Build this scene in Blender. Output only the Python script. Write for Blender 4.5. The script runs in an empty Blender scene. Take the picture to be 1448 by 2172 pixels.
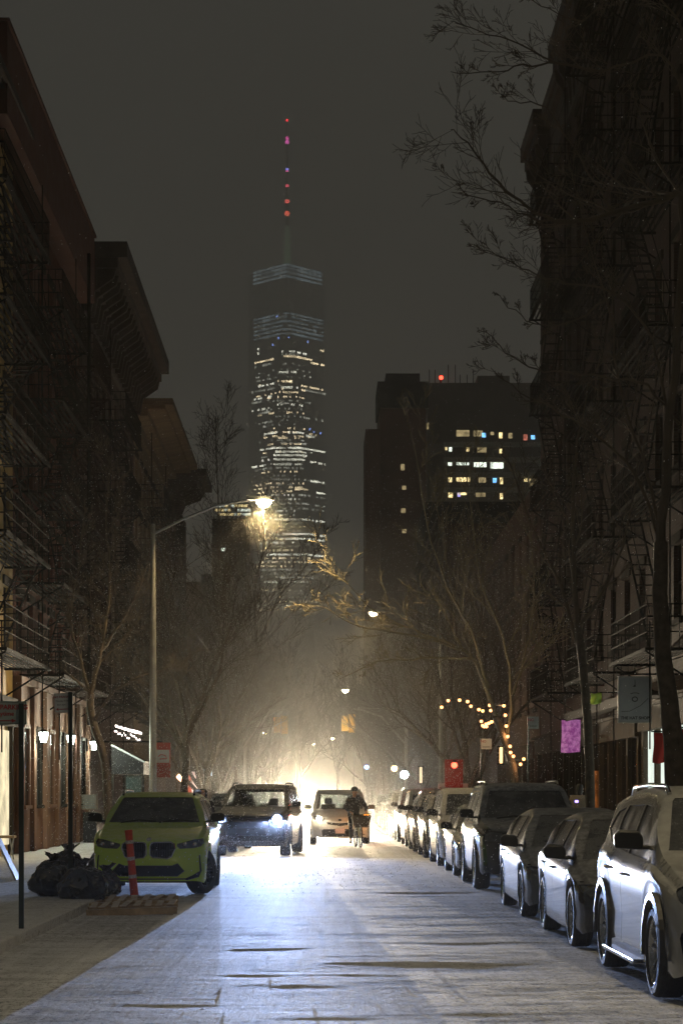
import bpy, bmesh, math, random
from mathutils import Vector, Matrix, noise
R = math.radians
rnd = random.Random(7)
S = bpy.context.scene
C = S.collection

# ------------------------------------------------------------------ camera
F, CX, HY, H = 4300.0, 678.0, 1686.0, 1.62        # focal length in photo pixels, vanishing point, eye height
cd = bpy.data.cameras.new('camera'); cam = bpy.data.objects.new('camera', cd); C.objects.link(cam)
cam.location = (0, 0, H); cam.rotation_euler = (R(90), 0, 0)
cd.sensor_width = 36; cd.sensor_fit = 'AUTO'; cd.lens = F/2172*36
cd.shift_x = 46/2172; cd.shift_y = 600/2172
cd.clip_start = 0.1; cd.clip_end = 5000
S.camera = cam

# ------------------------------------------------------------------ sky
world = bpy.data.worlds.new('World'); S.world = world; world.use_nodes = True
wn = world.node_tree; wn.nodes.clear()
wo = wn.nodes.new('ShaderNodeOutputWorld'); wb = wn.nodes.new('ShaderNodeBackground')
tc = wn.nodes.new('ShaderNodeTexCoord'); sx = wn.nodes.new('ShaderNodeSeparateXYZ')
cr = wn.nodes.new('ShaderNodeValToRGB')
cr.color_ramp.elements[0].position = 0.0; cr.color_ramp.elements[0].color = (.077, .0755, .067, 1)
cr.color_ramp.elements[1].position = 0.42; cr.color_ramp.elements[1].color = (.046, .0458, .042, 1)
wn.links.new(tc.outputs['Generated'], sx.inputs[0]); wn.links.new(sx.outputs[2], cr.inputs[0])
wnz = wn.nodes.new('ShaderNodeTexNoise'); wnz.inputs['Scale'].default_value = 5; wnz.inputs['Detail'].default_value = 5; wn.links.new(tc.outputs['Generated'], wnz.inputs[0])
wmr = wn.nodes.new('ShaderNodeMapRange'); wn.links.new(wnz.outputs[0], wmr.inputs[0]); wmr.inputs[1].default_value = .3; wmr.inputs[2].default_value = .7; wmr.inputs[3].default_value = .88; wmr.inputs[4].default_value = 1.14
wmx = wn.nodes.new('ShaderNodeVectorMath'); wmx.operation = 'SCALE'; wn.links.new(cr.outputs[0], wmx.inputs[0]); wn.links.new(wmr.outputs[0], wmx.inputs['Scale']); wn.links.new(wmx.outputs[0], wb.inputs[0]); wb.inputs[1].default_value = 1.12
wn.links.new(wb.outputs[0], wo.inputs[0])

S.view_settings.view_transform = 'Standard'; S.view_settings.look = 'None'
S.view_settings.exposure = 0; S.view_settings.gamma = 1; S.view_settings.use_curve_mapping = False
S.cycles.use_denoising = True
S.cycles.volume_bounces = 1
S.cycles.max_bounces = 6
S.cycles.sample_clamp_indirect = 4
S.cycles.volume_max_steps = 64
HAZE = 0.0002
COOL = (.40, .56, 1.0); WARM = (1.0, .80, .55)

# ------------------------------------------------------------------ helpers
def P(x, y, d): return Vector(((x-CX)*d/F, d, H+(HY-y)*d/F))
def lerp(a, b, t): return a+(b-a)*t
def interp(tab, x):
    if x <= tab[0][0]: return tab[0][1]
    for (a, va), (b, vb) in zip(tab, tab[1:]):
        if x <= b: return lerp(va, vb, (x-a)/(b-a))
    return tab[-1][1]
def tag(o, label=None, cat=None, group=None, kind=None):
    if label: o['label'] = label
    if cat: o['category'] = cat
    if group: o['group'] = group
    if kind: o['kind'] = kind
    return o
def empty(name, loc=(0, 0, 0), rz=0, parent=None):
    o = bpy.data.objects.new(name, None); C.objects.link(o); o.location = loc; o.rotation_euler = (0, 0, rz); o.parent = parent
    return o
def copy_tree(o, parent=None):
    c = o.copy(); C.objects.link(c); c.parent = parent
    for ch in list(o.children): copy_tree(ch, c)
    return c

class MB:
    def __init__(s): s.v = []; s.f = []; s.m = []
    def add(s, vs, fs, mi=0):
        o = len(s.v); s.v += [tuple(v) for v in vs]; s.f += [tuple(i+o for i in f) for f in fs]; s.m += [mi]*len(fs)
    def bx(s, x0, x1, y0, y1, z0, z1, mi=0, M=None):
        vs = [Vector(p) for p in ((x0,y0,z0),(x1,y0,z0),(x1,y1,z0),(x0,y1,z0),(x0,y0,z1),(x1,y0,z1),(x1,y1,z1),(x0,y1,z1))]
        if M: vs = [M @ v for v in vs]
        s.add(vs, [(0,3,2,1),(4,5,6,7),(0,1,5,4),(1,2,6,5),(2,3,7,6),(3,0,4,7)], mi)
    def cbox(s, c, sz, mi=0, rz=0, rx=0, ry=0):
        M = Matrix.Translation(c) @ Matrix.Rotation(rz, 4, 'Z') @ Matrix.Rotation(ry, 4, 'Y') @ Matrix.Rotation(rx, 4, 'X')
        a, b, d = sz[0]/2, sz[1]/2, sz[2]/2
        s.bx(-a, a, -b, b, -d, d, mi, M)
    def quad(s, a, b, c, d, mi=0): s.add([a, b, c, d], [(0,1,2,3)], mi)
    def tube(s, pts, r, n=6, mi=0, cap=True):
        pts = [Vector(p) for p in pts]; k = len(pts)
        rs = r if isinstance(r, (list, tuple)) else [r]*k
        base = len(s.v); up = None
        for i, p in enumerate(pts):
            t = (pts[min(i+1, k-1)]-pts[max(i-1, 0)])
            if t.length < 1e-9: t = Vector((0, 0, 1))
            t.normalize()
            if up is None: up = t.orthogonal().normalized()
            up = (up - t*up.dot(t))
            if up.length < 1e-6: up = t.orthogonal()
            up.normalize(); b = t.cross(up)
            for j in range(n):
                a = 2*math.pi*j/n
                q = p+(up*math.cos(a)+b*math.sin(a))*rs[i]; s.v.append(tuple(q))
        for i in range(k-1):
            for j in range(n):
                s.f.append((base+i*n+j, base+i*n+(j+1) % n, base+(i+1)*n+(j+1) % n, base+(i+1)*n+j)); s.m.append(mi)
        if cap:
            s.f.append(tuple(base+j for j in range(n))[::-1]); s.m.append(mi)
            s.f.append(tuple(base+(k-1)*n+j for j in range(n))); s.m.append(mi)
    def lathe(s, prof, n=16, mi=0, M=None, closed=False):
        base = len(s.v); k = len(prof)
        for r, z in prof:
            for j in range(n):
                a = 2*math.pi*j/n; v = Vector((r*math.cos(a), r*math.sin(a), z))
                s.v.append(tuple(M @ v if M else v))
        for i in range(k if closed else k-1):
            i2 = (i+1) % k
            for j in range(n):
                s.f.append((base+i*n+j, base+i*n+(j+1) % n, base+i2*n+(j+1) % n, base+i2*n+j)); s.m.append(mi)
    def prism(s, poly, f0, f1, mi=0):
        n = len(poly); a = [f0(*p) for p in poly]; b = [f1(*p) for p in poly]
        s.add(a+b, [tuple(range(n))[::-1], tuple(range(n, 2*n))]+[(i, (i+1) % n, n+(i+1) % n, n+i) for i in range(n)], mi)
    def build(s, name, mats, parent=None, org=(0, 0, 0), smooth=None, bevel=0):
        me = bpy.data.meshes.new(name); ox, oy, oz = org
        me.from_pydata([(v[0]-ox, v[1]-oy, v[2]-oz) for v in s.v], [], s.f)
        if not isinstance(mats, (list, tuple)): mats = [mats]
        for m in mats: me.materials.append(m)
        me.polygons.foreach_set('material_index', s.m)
        me.validate()
        if smooth is not None:
            me.polygons.foreach_set('use_smooth', [True]*len(me.polygons)); me.set_sharp_from_angle(angle=R(smooth))
        me.update()
        o = bpy.data.objects.new(name, me); C.objects.link(o)
        if parent: o.parent = parent
        else: o.location = org
        if bevel:
            b = o.modifiers.new('bevel', 'BEVEL'); b.width = bevel; b.segments = 2; b.limit_method = 'ANGLE'
        return o

# ------------------------------------------------------------------ materials
MATS = {}
def nt(name):
    m = bpy.data.materials.new(name); m.use_nodes = True; t = m.node_tree; t.nodes.clear()
    out = t.nodes.new('ShaderNodeOutputMaterial'); return m, t, out
def node(t, typ, **kw):
    n = t.nodes.new('ShaderNode'+typ)
    for k, v in kw.items(): setattr(n, k, v)
    return n
def mix(t, fac, a, b):
    m = node(t, 'Mix', data_type='RGBA')
    for s, v in ((m.inputs[0], fac), (m.inputs[6], a), (m.inputs[7], b)):
        if hasattr(v, 'links') or hasattr(v, 'is_linked'): t.links.new(v, s)
        elif isinstance(v, (int, float)): s.default_value = v
        else: s.default_value = (*v, 1)[:4]
    return m.outputs[2]
def maprange(t, v, a, b, c=0, d=1):
    m = node(t, 'MapRange'); t.links.new(v, m.inputs[0])
    for i, x in enumerate((a, b, c, d)): m.inputs[i+1].default_value = x
    return m.outputs[0]
def mathn(t, op, a, b=None):
    m = node(t, 'Math', operation=op)
    for s, v in zip(m.inputs, (a, b)):
        if v is None: continue
        if isinstance(v, (int, float)): s.default_value = v
        else: t.links.new(v, s)
    return m.outputs[0]
def coords(t, scale=(1, 1, 1), space='Object'):
    c = node(t, 'TexCoord'); mp = node(t, 'Mapping'); mp.inputs['Scale'].default_value = scale
    t.links.new(c.outputs[space], mp.inputs[0]); return mp.outputs[0]
def noisen(t, vec, scale, detail=4, rough=.6):
    n = node(t, 'TexNoise'); n.inputs['Scale'].default_value = scale; n.inputs['Detail'].default_value = detail
    n.inputs['Roughness'].default_value = rough; t.links.new(vec, n.inputs[0]); return n.outputs[0]
def pm(name, base, rough=.6, metal=0, var=.25, scale=4, bump=0, bscale=30, snow=0, coat=0, brick=None, spec=.5, trans=0):
    if name in MATS: return MATS[name]
    m, t, out = nt(name); b = node(t, 'BsdfPrincipled'); t.links.new(b.outputs[0], out.inputs[0])
    v = coords(t); col = None
    n = noisen(t, v, scale)
    dark = tuple(c*(1-var) for c in base); lite = tuple(min(1, c*(1+var)) for c in base)
    col = mix(t, maprange(t, n, .3, .7), dark, lite)
    hgt = None
    if brick:
        c = node(t, 'TexCoord'); sp = node(t, 'SeparateXYZ'); t.links.new(c.outputs['Object'], sp.inputs[0])
        cb = node(t, 'CombineXYZ'); t.links.new(mathn(t, 'ADD', sp.outputs[0], sp.outputs[1]), cb.inputs[0]); t.links.new(sp.outputs[2], cb.inputs[1])
        br = node(t, 'TexBrick'); t.links.new(cb.outputs[0], br.inputs[0])
        br.inputs['Scale'].default_value = 1; br.inputs['Brick Width'].default_value = brick[0]; br.inputs['Row Height'].default_value = brick[1]
        br.inputs['Mortar Size'].default_value = brick[2]
        br.inputs['Color1'].default_value = (*dark, 1); br.inputs['Color2'].default_value = (*lite, 1)
        br.inputs['Mortar'].default_value = tuple(c*.55+.03 for c in base)+(1,)
        col = mix(t, .65, col, br.outputs[0]); hgt = br.outputs[1]
    if snow:
        g = node(t, 'NewGeometry'); sp = node(t, 'SeparateXYZ'); t.links.new(g.outputs['Normal'], sp.inputs[0])
        nn = noisen(t, v, 9, 5, .7)
        k = mathn(t, 'MULTIPLY', maprange(t, sp.outputs[2], .45, .9), maprange(t, nn, .38, .62, .35, 1))
        k = mathn(t, 'MULTIPLY', k, snow)
        col = mix(t, k, col, (.62, .63, .65))
        t.links.new(maprange(t, k, 0, .6, rough, .85), b.inputs['Roughness'])
        if coat: t.links.new(maprange(t, k, 0, .4, coat, 0), b.inputs['Coat Weight'])
        if metal: t.links.new(maprange(t, k, 0, .4, metal, 0), b.inputs['Metallic'])
    else:
        rr = noisen(t, v, scale*2); t.links.new(maprange(t, rr, .3, .7, max(0, rough-.08), min(1, rough+.08)), b.inputs['Roughness'])
        b.inputs['Coat Weight'].default_value = coat; b.inputs['Metallic'].default_value = metal
    b.inputs['Coat Roughness'].default_value = .045
    t.links.new(col, b.inputs['Base Color']); b.inputs['Specular IOR Level'].default_value = spec
    b.inputs['Transmission Weight'].default_value = trans
    if bump:
        bp = node(t, 'Bump'); bp.inputs['Strength'].default_value = bump; bp.inputs['Distance'].default_value = .02
        bn = noisen(t, v, bscale); 
        if hgt: bn = mathn(t, 'SUBTRACT', mathn(t, 'MULTIPLY', bn, .4), hgt)
        t.links.new(bn, bp.inputs['Height']); t.links.new(bp.outputs[0], b.inputs['Normal'])
    MATS[name] = m; return m
def em(name, col, strength, var=0, scale=3):
    if name in MATS: return MATS[name]
    m, t, out = nt(name); e = node(t, 'Emission'); e.inputs[0].default_value = (*col, 1); e.inputs[1].default_value = strength
    if var:
        n = noisen(t, coords(t), scale, 3); t.links.new(maprange(t, n, .35, .65, strength*(1-var), strength*(1+var)), e.inputs[1])
    t.links.new(e.outputs[0], out.inputs[0]); MATS[name] = m; return m
def glass(name, tint=(.02, .025, .03), frost=.0, clear=0.0, rough=.06):
    m, t, out = nt(name); b = node(t, 'BsdfPrincipled'); v = coords(t)
    n = noisen(t, v, 2.2, 6, .65); n2 = noisen(t, v, 60, 3, .7)
    k = mathn(t, 'MULTIPLY', maprange(t, n, .33, .62, .25, 1), maprange(t, n2, .35, .6, .55, 1)); k = mathn(t, 'MULTIPLY', k, frost)
    t.links.new(mix(t, k, tint, (.45, .46, .48)), b.inputs['Base Color'])
    t.links.new(maprange(t, k, 0, .5, rough, .6), b.inputs['Roughness'])
    if clear:
        tr = node(t, 'BsdfTransparent'); tr.inputs[0].default_value = (.75, .8, .82, 1); ms = node(t, 'MixShader'); ms.inputs[0].default_value = clear
        t.links.new(b.outputs[0], ms.inputs[1]); t.links.new(tr.outputs[0], ms.inputs[2]); t.links.new(ms.outputs[0], out.inputs[0])
    else: t.links.new(b.outputs[0], out.inputs[0])
    MATS[name] = m; return m

M_brickred = pm('red_brick', (.11, .04, .028), .85, spec=.2, var=.35, scale=1.2, bump=.5, brick=(.22, .075, .012))
M_brickbrown = pm('brown_brick', (.09, .05, .035), .85, spec=.2, var=.35, scale=1.2, bump=.5, brick=(.22, .075, .012))
M_bricktan = pm('tan_brick', (.17, .12, .075), .85, spec=.2, var=.3, scale=1.5, bump=.5, brick=(.22, .075, .012))
M_brickdark = pm('dark_brick', (.05, .03, .024), .85, spec=.2, var=.35, scale=1.2, bump=.5, brick=(.22, .075, .012))
M_stucco = pm('brown_painted_stucco', (.19, .11, .075), .8, spec=.2, var=.18, scale=1.5, bump=.25, bscale=12)
M_yellow = pm('ochre_paint', (.40, .28, .10), .7, var=.2, scale=2, bump=.2)
M_stone = pm('pale_limestone', (.14, .12, .10), .8, var=.25, scale=2, bump=.3)
M_trim = pm('dark_cornice_metal', (.05, .04, .035), .65, spec=.2, var=.3, scale=2, bump=.3, snow=.35)
M_redtrim = pm('oxblood_painted_metal', (.085, .036, .027), .7, spec=.2, var=.15, scale=1.0, bump=.1)
M_iron = pm('black_iron', (.007, .0065, .006), .9, var=.3, scale=8, bump=.15, snow=.03, spec=.06)
M_ironred = pm('rusted_iron', (.02, .01, .008), .9, var=.4, scale=6, bump=.2, snow=.03, spec=.06)
M_frame = pm('window_frame_paint', (.035, .03, .025), .9, var=.2, spec=.06)
M_framelite = pm('pale_window_frame', (.33, .31, .27), .5, var=.2)
M_pane = glass('dark_window_glass', (.012, .013, .015))
M_panewarm = em('warm_lit_window', (1, .72, .35), .55, .5, 2)
M_panedim = em('dim_curtained_window', (.8, .6, .35), .06, .5, 3)
M_panecool = em('cool_lit_window', (.75, .9, .95), .35, .5, 2)
M_galv = pm('galvanised_steel', (.34, .34, .31), .42, metal=.6, var=.2, scale=6, bump=.1, bscale=40)
M_green = pm('dark_green_post', (.012, .022, .02), .5, var=.3, scale=8)
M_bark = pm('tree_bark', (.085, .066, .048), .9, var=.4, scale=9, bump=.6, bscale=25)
M_twig = pm('twig_bark', (.08, .06, .04), .9, var=.3, scale=3)
M_rubber = pm('tyre_rubber', (.018, .018, .019), .75, var=.3, scale=20, bump=.8, bscale=60, snow=.10)
M_rim = pm('alloy_rim', (.42, .43, .45), .28, metal=.9, var=.1)
M_rimdark = pm('dark_alloy_rim', (.05, .05, .055), .3, metal=.7, var=.1)
M_black = pm('black_plastic', (.012, .012, .013), .45, var=.2, snow=.2)
M_under = pm('underbody', (.008, .008, .008), .9)
M_chrome = pm('chrome', (.6, .6, .6), .12, metal=1, var=.05)
M_winter = glass('frosted_windscreen', (.02, .023, .026), frost=.30, rough=.12)
M_sidegl = glass('car_side_glass', (.015, .016, .018), frost=.18)
M_clear = glass('clear_windscreen', (.02, .023, .026), frost=.05, clear=.55)
M_lampoff = pm('headlight_lens', (.05, .055, .06), .08, var=.5, scale=14, coat=1)
M_seat = pm('seat_fabric', (.02, .02, .02), .9)
M_wood = pm('weathered_pallet_wood', (.34, .25, .15), .85, var=.4, scale=7, bump=.5, bscale=30, snow=.55)
M_orange = pm('orange_plastic', (.62, .07, .02), .45, var=.25, scale=5, snow=.5)
M_white = pm('white_reflective', (.7, .7, .68), .5)
M_bag = pm('black_bin_liner', (.006, .006, .007), .2, var=.4, scale=6, bump=.25, bscale=6, coat=.8, snow=.12)
M_skin = pm('skin', (.45, .24, .15), .6)
M_cloth = pm('black_jacket_cloth', (.014, .013, .014), .85, bump=.3, bscale=14)
M_cloth2 = pm('charcoal_trousers', (.022, .021, .024), .85, bump=.3, bscale=14)
M_beige = pm('beige_coat_cloth', (.34, .27, .19), .85, bump=.3, bscale=14)

def snowground(name, base, snowc, lo, hi, band=1.0, tracks=.55):
    m, t, out = nt(name); b = node(t, 'BsdfPrincipled'); t.links.new(b.outputs[0], out.inputs[0])
    c = node(t, 'TexCoord')
    def vec(s):
        mp = node(t, 'Mapping'); mp.inputs['Scale'].default_value = s; t.links.new(c.outputs['Object'], mp.inputs[0]); return mp.outputs[0]
    drift = noisen(t, vec((.45, 1.3, 1)), 1.8, 6, .7)        # wind-blown bands lying across the street
    track = noisen(t, vec((4.2, .05, 1)), 1.5, 5, .65)       # tyre tracks running along it
    grit = noisen(t, vec((1, .45, 1)), 17, 5, .8)
    fine = noisen(t, vec((1, .6, 1)), 75, 3, .7)
    big = noisen(t, vec((.25, .12, 1)), 1.1, 3, .5)
    a = mathn(t, 'ADD', mathn(t, 'MULTIPLY', drift, 1.0*band), mathn(t, 'MULTIPLY', track, tracks))
    a = mathn(t, 'ADD', a, mathn(t, 'MULTIPLY', big, .6))
    cover = maprange(t, a, lo, hi, .30, 1)
    thr = maprange(t, big, .35, .65, .46, .34)               # thin places show more grains of bare asphalt
    fl = node(t, 'MapRange'); t.links.new(grit, fl.inputs[0]); t.links.new(thr, fl.inputs[1]); t.links.new(mathn(t, 'ADD', thr, .05), fl.inputs[2]); fl.inputs[3].default_value = 0; fl.inputs[4].default_value = 1
    ff = maprange(t, fine, .34, .5, .55, 1)
    cover2 = mathn(t, 'MULTIPLY', mathn(t, 'MULTIPLY', cover, mathn(t, 'ADD', mathn(t, 'MULTIPLY', fl.outputs[0], .6), .4)), ff)
    t.links.new(mix(t, cover2, base, snowc), b.inputs['Base Color']); b.inputs['Roughness'].default_value = .75; b.inputs['Specular IOR Level'].default_value = .3
    h = mathn(t, 'ADD', mathn(t, 'MULTIPLY', grit, 1.2), mathn(t, 'MULTIPLY', fine, .35)); h = mathn(t, 'ADD', h, mathn(t, 'MULTIPLY', drift, 2.2)); h = mathn(t, 'ADD', h, mathn(t, 'MULTIPLY', track, .8))
    bp = node(t, 'Bump'); bp.inputs['Strength'].default_value = .6; bp.inputs['Distance'].default_value = .013
    t.links.new(h, bp.inputs['Height']); t.links.new(bp.outputs[0], b.inputs['Normal'])
    MATS[name] = m; return m
M_road = snowground('snow_dusted_asphalt', (.05, .05, .052), (.66, .67, .70), .75, 1.15)
M_walk = snowground('snow_dusted_pavement', (.20, .19, .17), (.66, .66, .66), .60, 1.05, .8)
M_ground = snowground('snowy_ground', (.08, .08, .08), (.5, .5, .5), .8, 1.2)

# ------------------------------------------------------------------ ground
g = MB(); g.quad((-900, -60, -.06), (900, -60, -.06), (900, 2600, -.06), (-900, 2600, -.06)); tag(g.build('ground', M_ground), kind='structure')

# shallow dips and lips in the asphalt: (x0, x1, y where the lip stands, length towards the camera, depth)
LIPS = [(a_, b_, c_, d_, e_*.8) for a_, b_, c_, d_, e_ in [(.50, 2.72, 33.75, 1.3, .026), (-.28, .45, 33.3, .9, .010), (-1.25, -.02, 21.3, 1.3, .026), (-2.0, -.9, 21.0, .8, .012),
        (.0, 2.3, 19.6, 1.2, .02), (.55, 2.5, 22.3, .8, .014), (-1.9, -.3, 15.6, .9, .012), (-3.0, -1.6, 16.0, .7, .012),
        (-2.0, -1.2, 30.0, .8, .010), (-.9, .2, 17.2, .7, .008), (-1.95, -1.3, 34.4, .7, .012), (.2, 1.6, 15.0, .7, .010), (-1.5, 1.2, 18.2, .8, .007)]]
def road_h(x, y):
    z = .010*noise.noise(Vector((x*.35, y*.9, 1.3)))+.004*noise.noise(Vector((x*1.7, y*3.2, 7.1)))+.0022*noise.noise(Vector((x*5, y*8, 3.1)))
    for x0, x1, yl, ln, dp in LIPS:
        if yl-ln-.1 < y < yl+.05 and x0-.4 < x < x1+.4:
            e = min(1, max(0, (x-x0+.12*noise.noise(Vector((y*3, 1, 2))))/.9))*min(1, max(0, (x1-x)/.9))
            yy = yl+.22*noise.noise(Vector((x*.9, yl, 5)))+.05*noise.noise(Vector((x*4, yl, 5)))-y
            k = min(1, max(0, yy/.12))*max(0, 1-max(0, yy)/ln)
            z -= dp*e*k
    fade = min(1, max(0, (62-y)/10)); return z*fade
xs = [-3.9+i*(8.5/110) for i in range(111)]
ys = [12.0+i*.07 for i in range(690)]+[60.4+i*2 for i in range(60)]+[180+i*40 for i in range(45)]
ys = [-30, 0, 6]+ys
rb = MB(); nx = len(xs)
rb.v = [(x, y, road_h(x, y) if y > 6 else 0) for y in ys for x in xs]
for j in range(len(ys)-1):
    for i in range(nx-1):
        a = j*nx+i; rb.f.append((a, a+1, a+nx+1, a+nx)); rb.m.append(0)
tag(rb.build('road', M_road, smooth=60), kind='structure')
# cross street at the junction
cs = MB(); cs.quad((-120, 118, .012), (-3.95, 118, .012), (-3.95, 130, .012), (-120, 130, .012)); cs.quad((4.65, 118, .012), (120, 118, .012), (120, 130, .012), (4.65, 130, .012))
tag(cs.build('cross_street', M_road), kind='structure')
def slab(name, poly, z=.13):
    b = MB(); b.prism(poly, lambda x, y: (x, y, -.05), lambda x, y: (x, y, z)); o = b.build(name, M_walk, bevel=.015); tag(o, kind='structure')
slab('pavement_left', [(-8.3, -20), (-3.28, -20), (-3.22, 29.5), (-3.6, 31.5), (-3.9, 33), (-3.9, 117), (-8.3, 117)])
slab('pavement_right', [(4.6, -20), (9.2, -20), (9.2, 117), (4.6, 117)])
slab('pavement_far_left', [(-8.3, 131), (-3.9, 131), (-3.9, 420), (-8.3, 420)])
slab('pavement_far_right', [(4.6, 131), (9.2, 131), (9.2, 420), (4.6, 420)])

# ------------------------------------------------------------------ cars
def bez(poly): return poly
def inpoly(p, poly):
    x, y = p; c = False; n = len(poly)
    for i in range(n):
        x1, y1 = poly[i]; x2, y2 = poly[(i+1) % n]
        if (y1 > y) != (y2 > y) and x < (x2-x1)*(y-y1)/(y2-y1)+x1: c = not c
    return c
def car_body(sp):
    """One shell for body and cabin, lofted along the length (front at y=0, towards the camera)."""
    L, W = sp['L'], sp['W']; ya, yb, wr = sp['wf'], sp['wr'], sp['r']*1.17
    ys_ = set([0, L]); n = int(L/.055)
    st = [L*i/n for i in range(n+1)]
    for p in (.02, .045, .08, .12): st += [p, L-p]
    st = sorted(set(round(s, 4) for s in st)); bm = bmesh.new(); rows = []
    zc = sp['clear']
    for y in st:
        w = W*interp(sp['plan'], y); zt = interp(sp['prof'], y); zs = min(interp(sp['belt'], y), zt-.03); zb = interp([(0, zc+.04), (.25, zc), (L-.25, zc), (L, zc+.1)], y)
        inset = 1.0
        for yc in (ya, yb):
            if abs(y-yc) < wr:
                zb = max(zb, sp['r']+math.sqrt(wr*wr-(y-yc)**2)*.98)
        zb = min(zb, zs-.07)
        u = zt-zs; cab = min(1, max(0, (u-.12)/.35)); Hc = sp['H']-interp(sp['belt'], L*.5)
        wtop = lerp(w*.86, lerp(w*.93, sp['roofw'], min(1, u/Hc)), cab)
        d = zs-zb
        flare = 0
        for yc in (ya, yb):
            q = abs(abs(y-yc)-0); flare = max(flare, max(0, 1-q/(wr*1.25)))
        pts = [(w*.955, zb), (w*.985+.012*flare, zb+.05*min(1, d/.3)), (w*.992+.02*flare, zb+.22*d), (w*.985+.012*flare, zb+.42*d), (w*1.0, zb+.66*d), (w*1.0, zb+.84*d), (w*.985, zb+.95*d), (w*.955, zs)]
        wl = lerp(w*.925, w*.93, cab)
        for f_, k in ((.08, .02), (.3, .25), (.55, .52), (.78, .80), (.90, .955)): pts.append((lerp(wl, wtop, k), zs+u*f_))
        pts += [(wtop*.955, zs+u*.955), (wtop*.86, zs+u*.982), (wtop*.62, zs+u*.994), (wtop*.32, zs+u*1.0), (0, zt)]
        row = [bm.verts.new((-x, y, z)) for x, z in pts]+[bm.verts.new((x, y, z)) for x, z in pts[-2::-1]]
        rows.append(row)
    m = len(rows[0])
    for a, b in zip(rows, rows[1:]):
        for i in range(m-1): bm.faces.new((a[i], a[i+1], b[i+1], b[i]))
    K = 14
    for row, flip in ((rows[0], False), (rows[-1], True)):        # front and rear closed by a grid
        h = m//2; prev = None
        for i in range(h):
            l, r = row[i], row[m-1-i]
            line = [l]+[bm.verts.new(l.co.lerp(r.co, k/K)) for k in range(1, K)]+[r]
            if prev:
                for k in range(K):
                    q = (prev[k], prev[k+1], line[k+1], line[k]); bm.faces.new(q[::-1] if flip else q)
            prev = line
        for k in range(K):
            pass
        q = [v for v in prev]+[row[h]]
        bm.faces.new(q if not flip else q[::-1])
    # plan curve and rake of nose and tail
    for v in bm.verts:
        x, y, z = v.co; t = abs(x)/W
        if y < 1.0:
            k = (1-y)**2; v.co.y += k*(sp['bow']*t**2.4+sp['rake']*max(0, z-.55)-.03*max(0, 1-abs(z-.42)/.2))
        if y > L-.8:
            k = ((y-L+.8)/.8)**2; v.co.y -= k*(.16*t**2.4+.05*max(0, z-.8))
    bmesh.ops.recalc_face_normals(bm, faces=bm.faces[:])
    bm.normal_update()
    return bm
def cut(bm, lay, idx, poly, axis, sgn):
    """Cut an outline drawn in front (x,z), rear (x,z) or side (y,z) view into the shell and mark what lies inside."""
    a, b = (0, 2) if axis == 'y' else (1, 2); n_ax = 1 if axis == 'y' else 0
    lo = [min(p[k] for p in poly)-.03 for k in (0, 1)]; hi = [max(p[k] for p in poly)+.03 for k in (0, 1)]
    def cand():
        r = []
        for f in bm.faces:
            if f[lay] or f.normal[n_ax]*sgn < .12: continue
            if n_ax == 0 and f.calc_center_median().x*sgn < 0: continue
            us = [v.co[a] for v in f.verts]; vs = [v.co[b] for v in f.verts]
            if max(us) < lo[0] or min(us) > hi[0] or max(vs) < lo[1] or min(vs) > hi[1]: continue
            if axis == 'y' and sgn < 0 and f.calc_center_median().y > 2.9: continue
            if axis == 'y' and sgn > 0 and f.calc_center_median().y < 2.4: continue
            r.append(f)
        return r
    for i in range(len(poly)):
        p, q = poly[i], poly[(i+1) % len(poly)]; d = (q[0]-p[0], q[1]-p[1])
        co = [0, 0, 0]; no = [0, 0, 0]; co[a], co[b] = p; no[a], no[b] = -d[1], d[0]
        fs = cand(); ge = set(fs)
        for f in fs: ge.update(f.edges); ge.update(f.verts)
        bmesh.ops.bisect_plane(bm, geom=list(ge), plane_co=co, plane_no=Vector(no).normalized(), dist=1e-5)
    bm.normal_update()
    for f in cand():
        c = f.calc_center_median()
        if inpoly((c[a], c[b]), poly): f[lay] = idx
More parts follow.
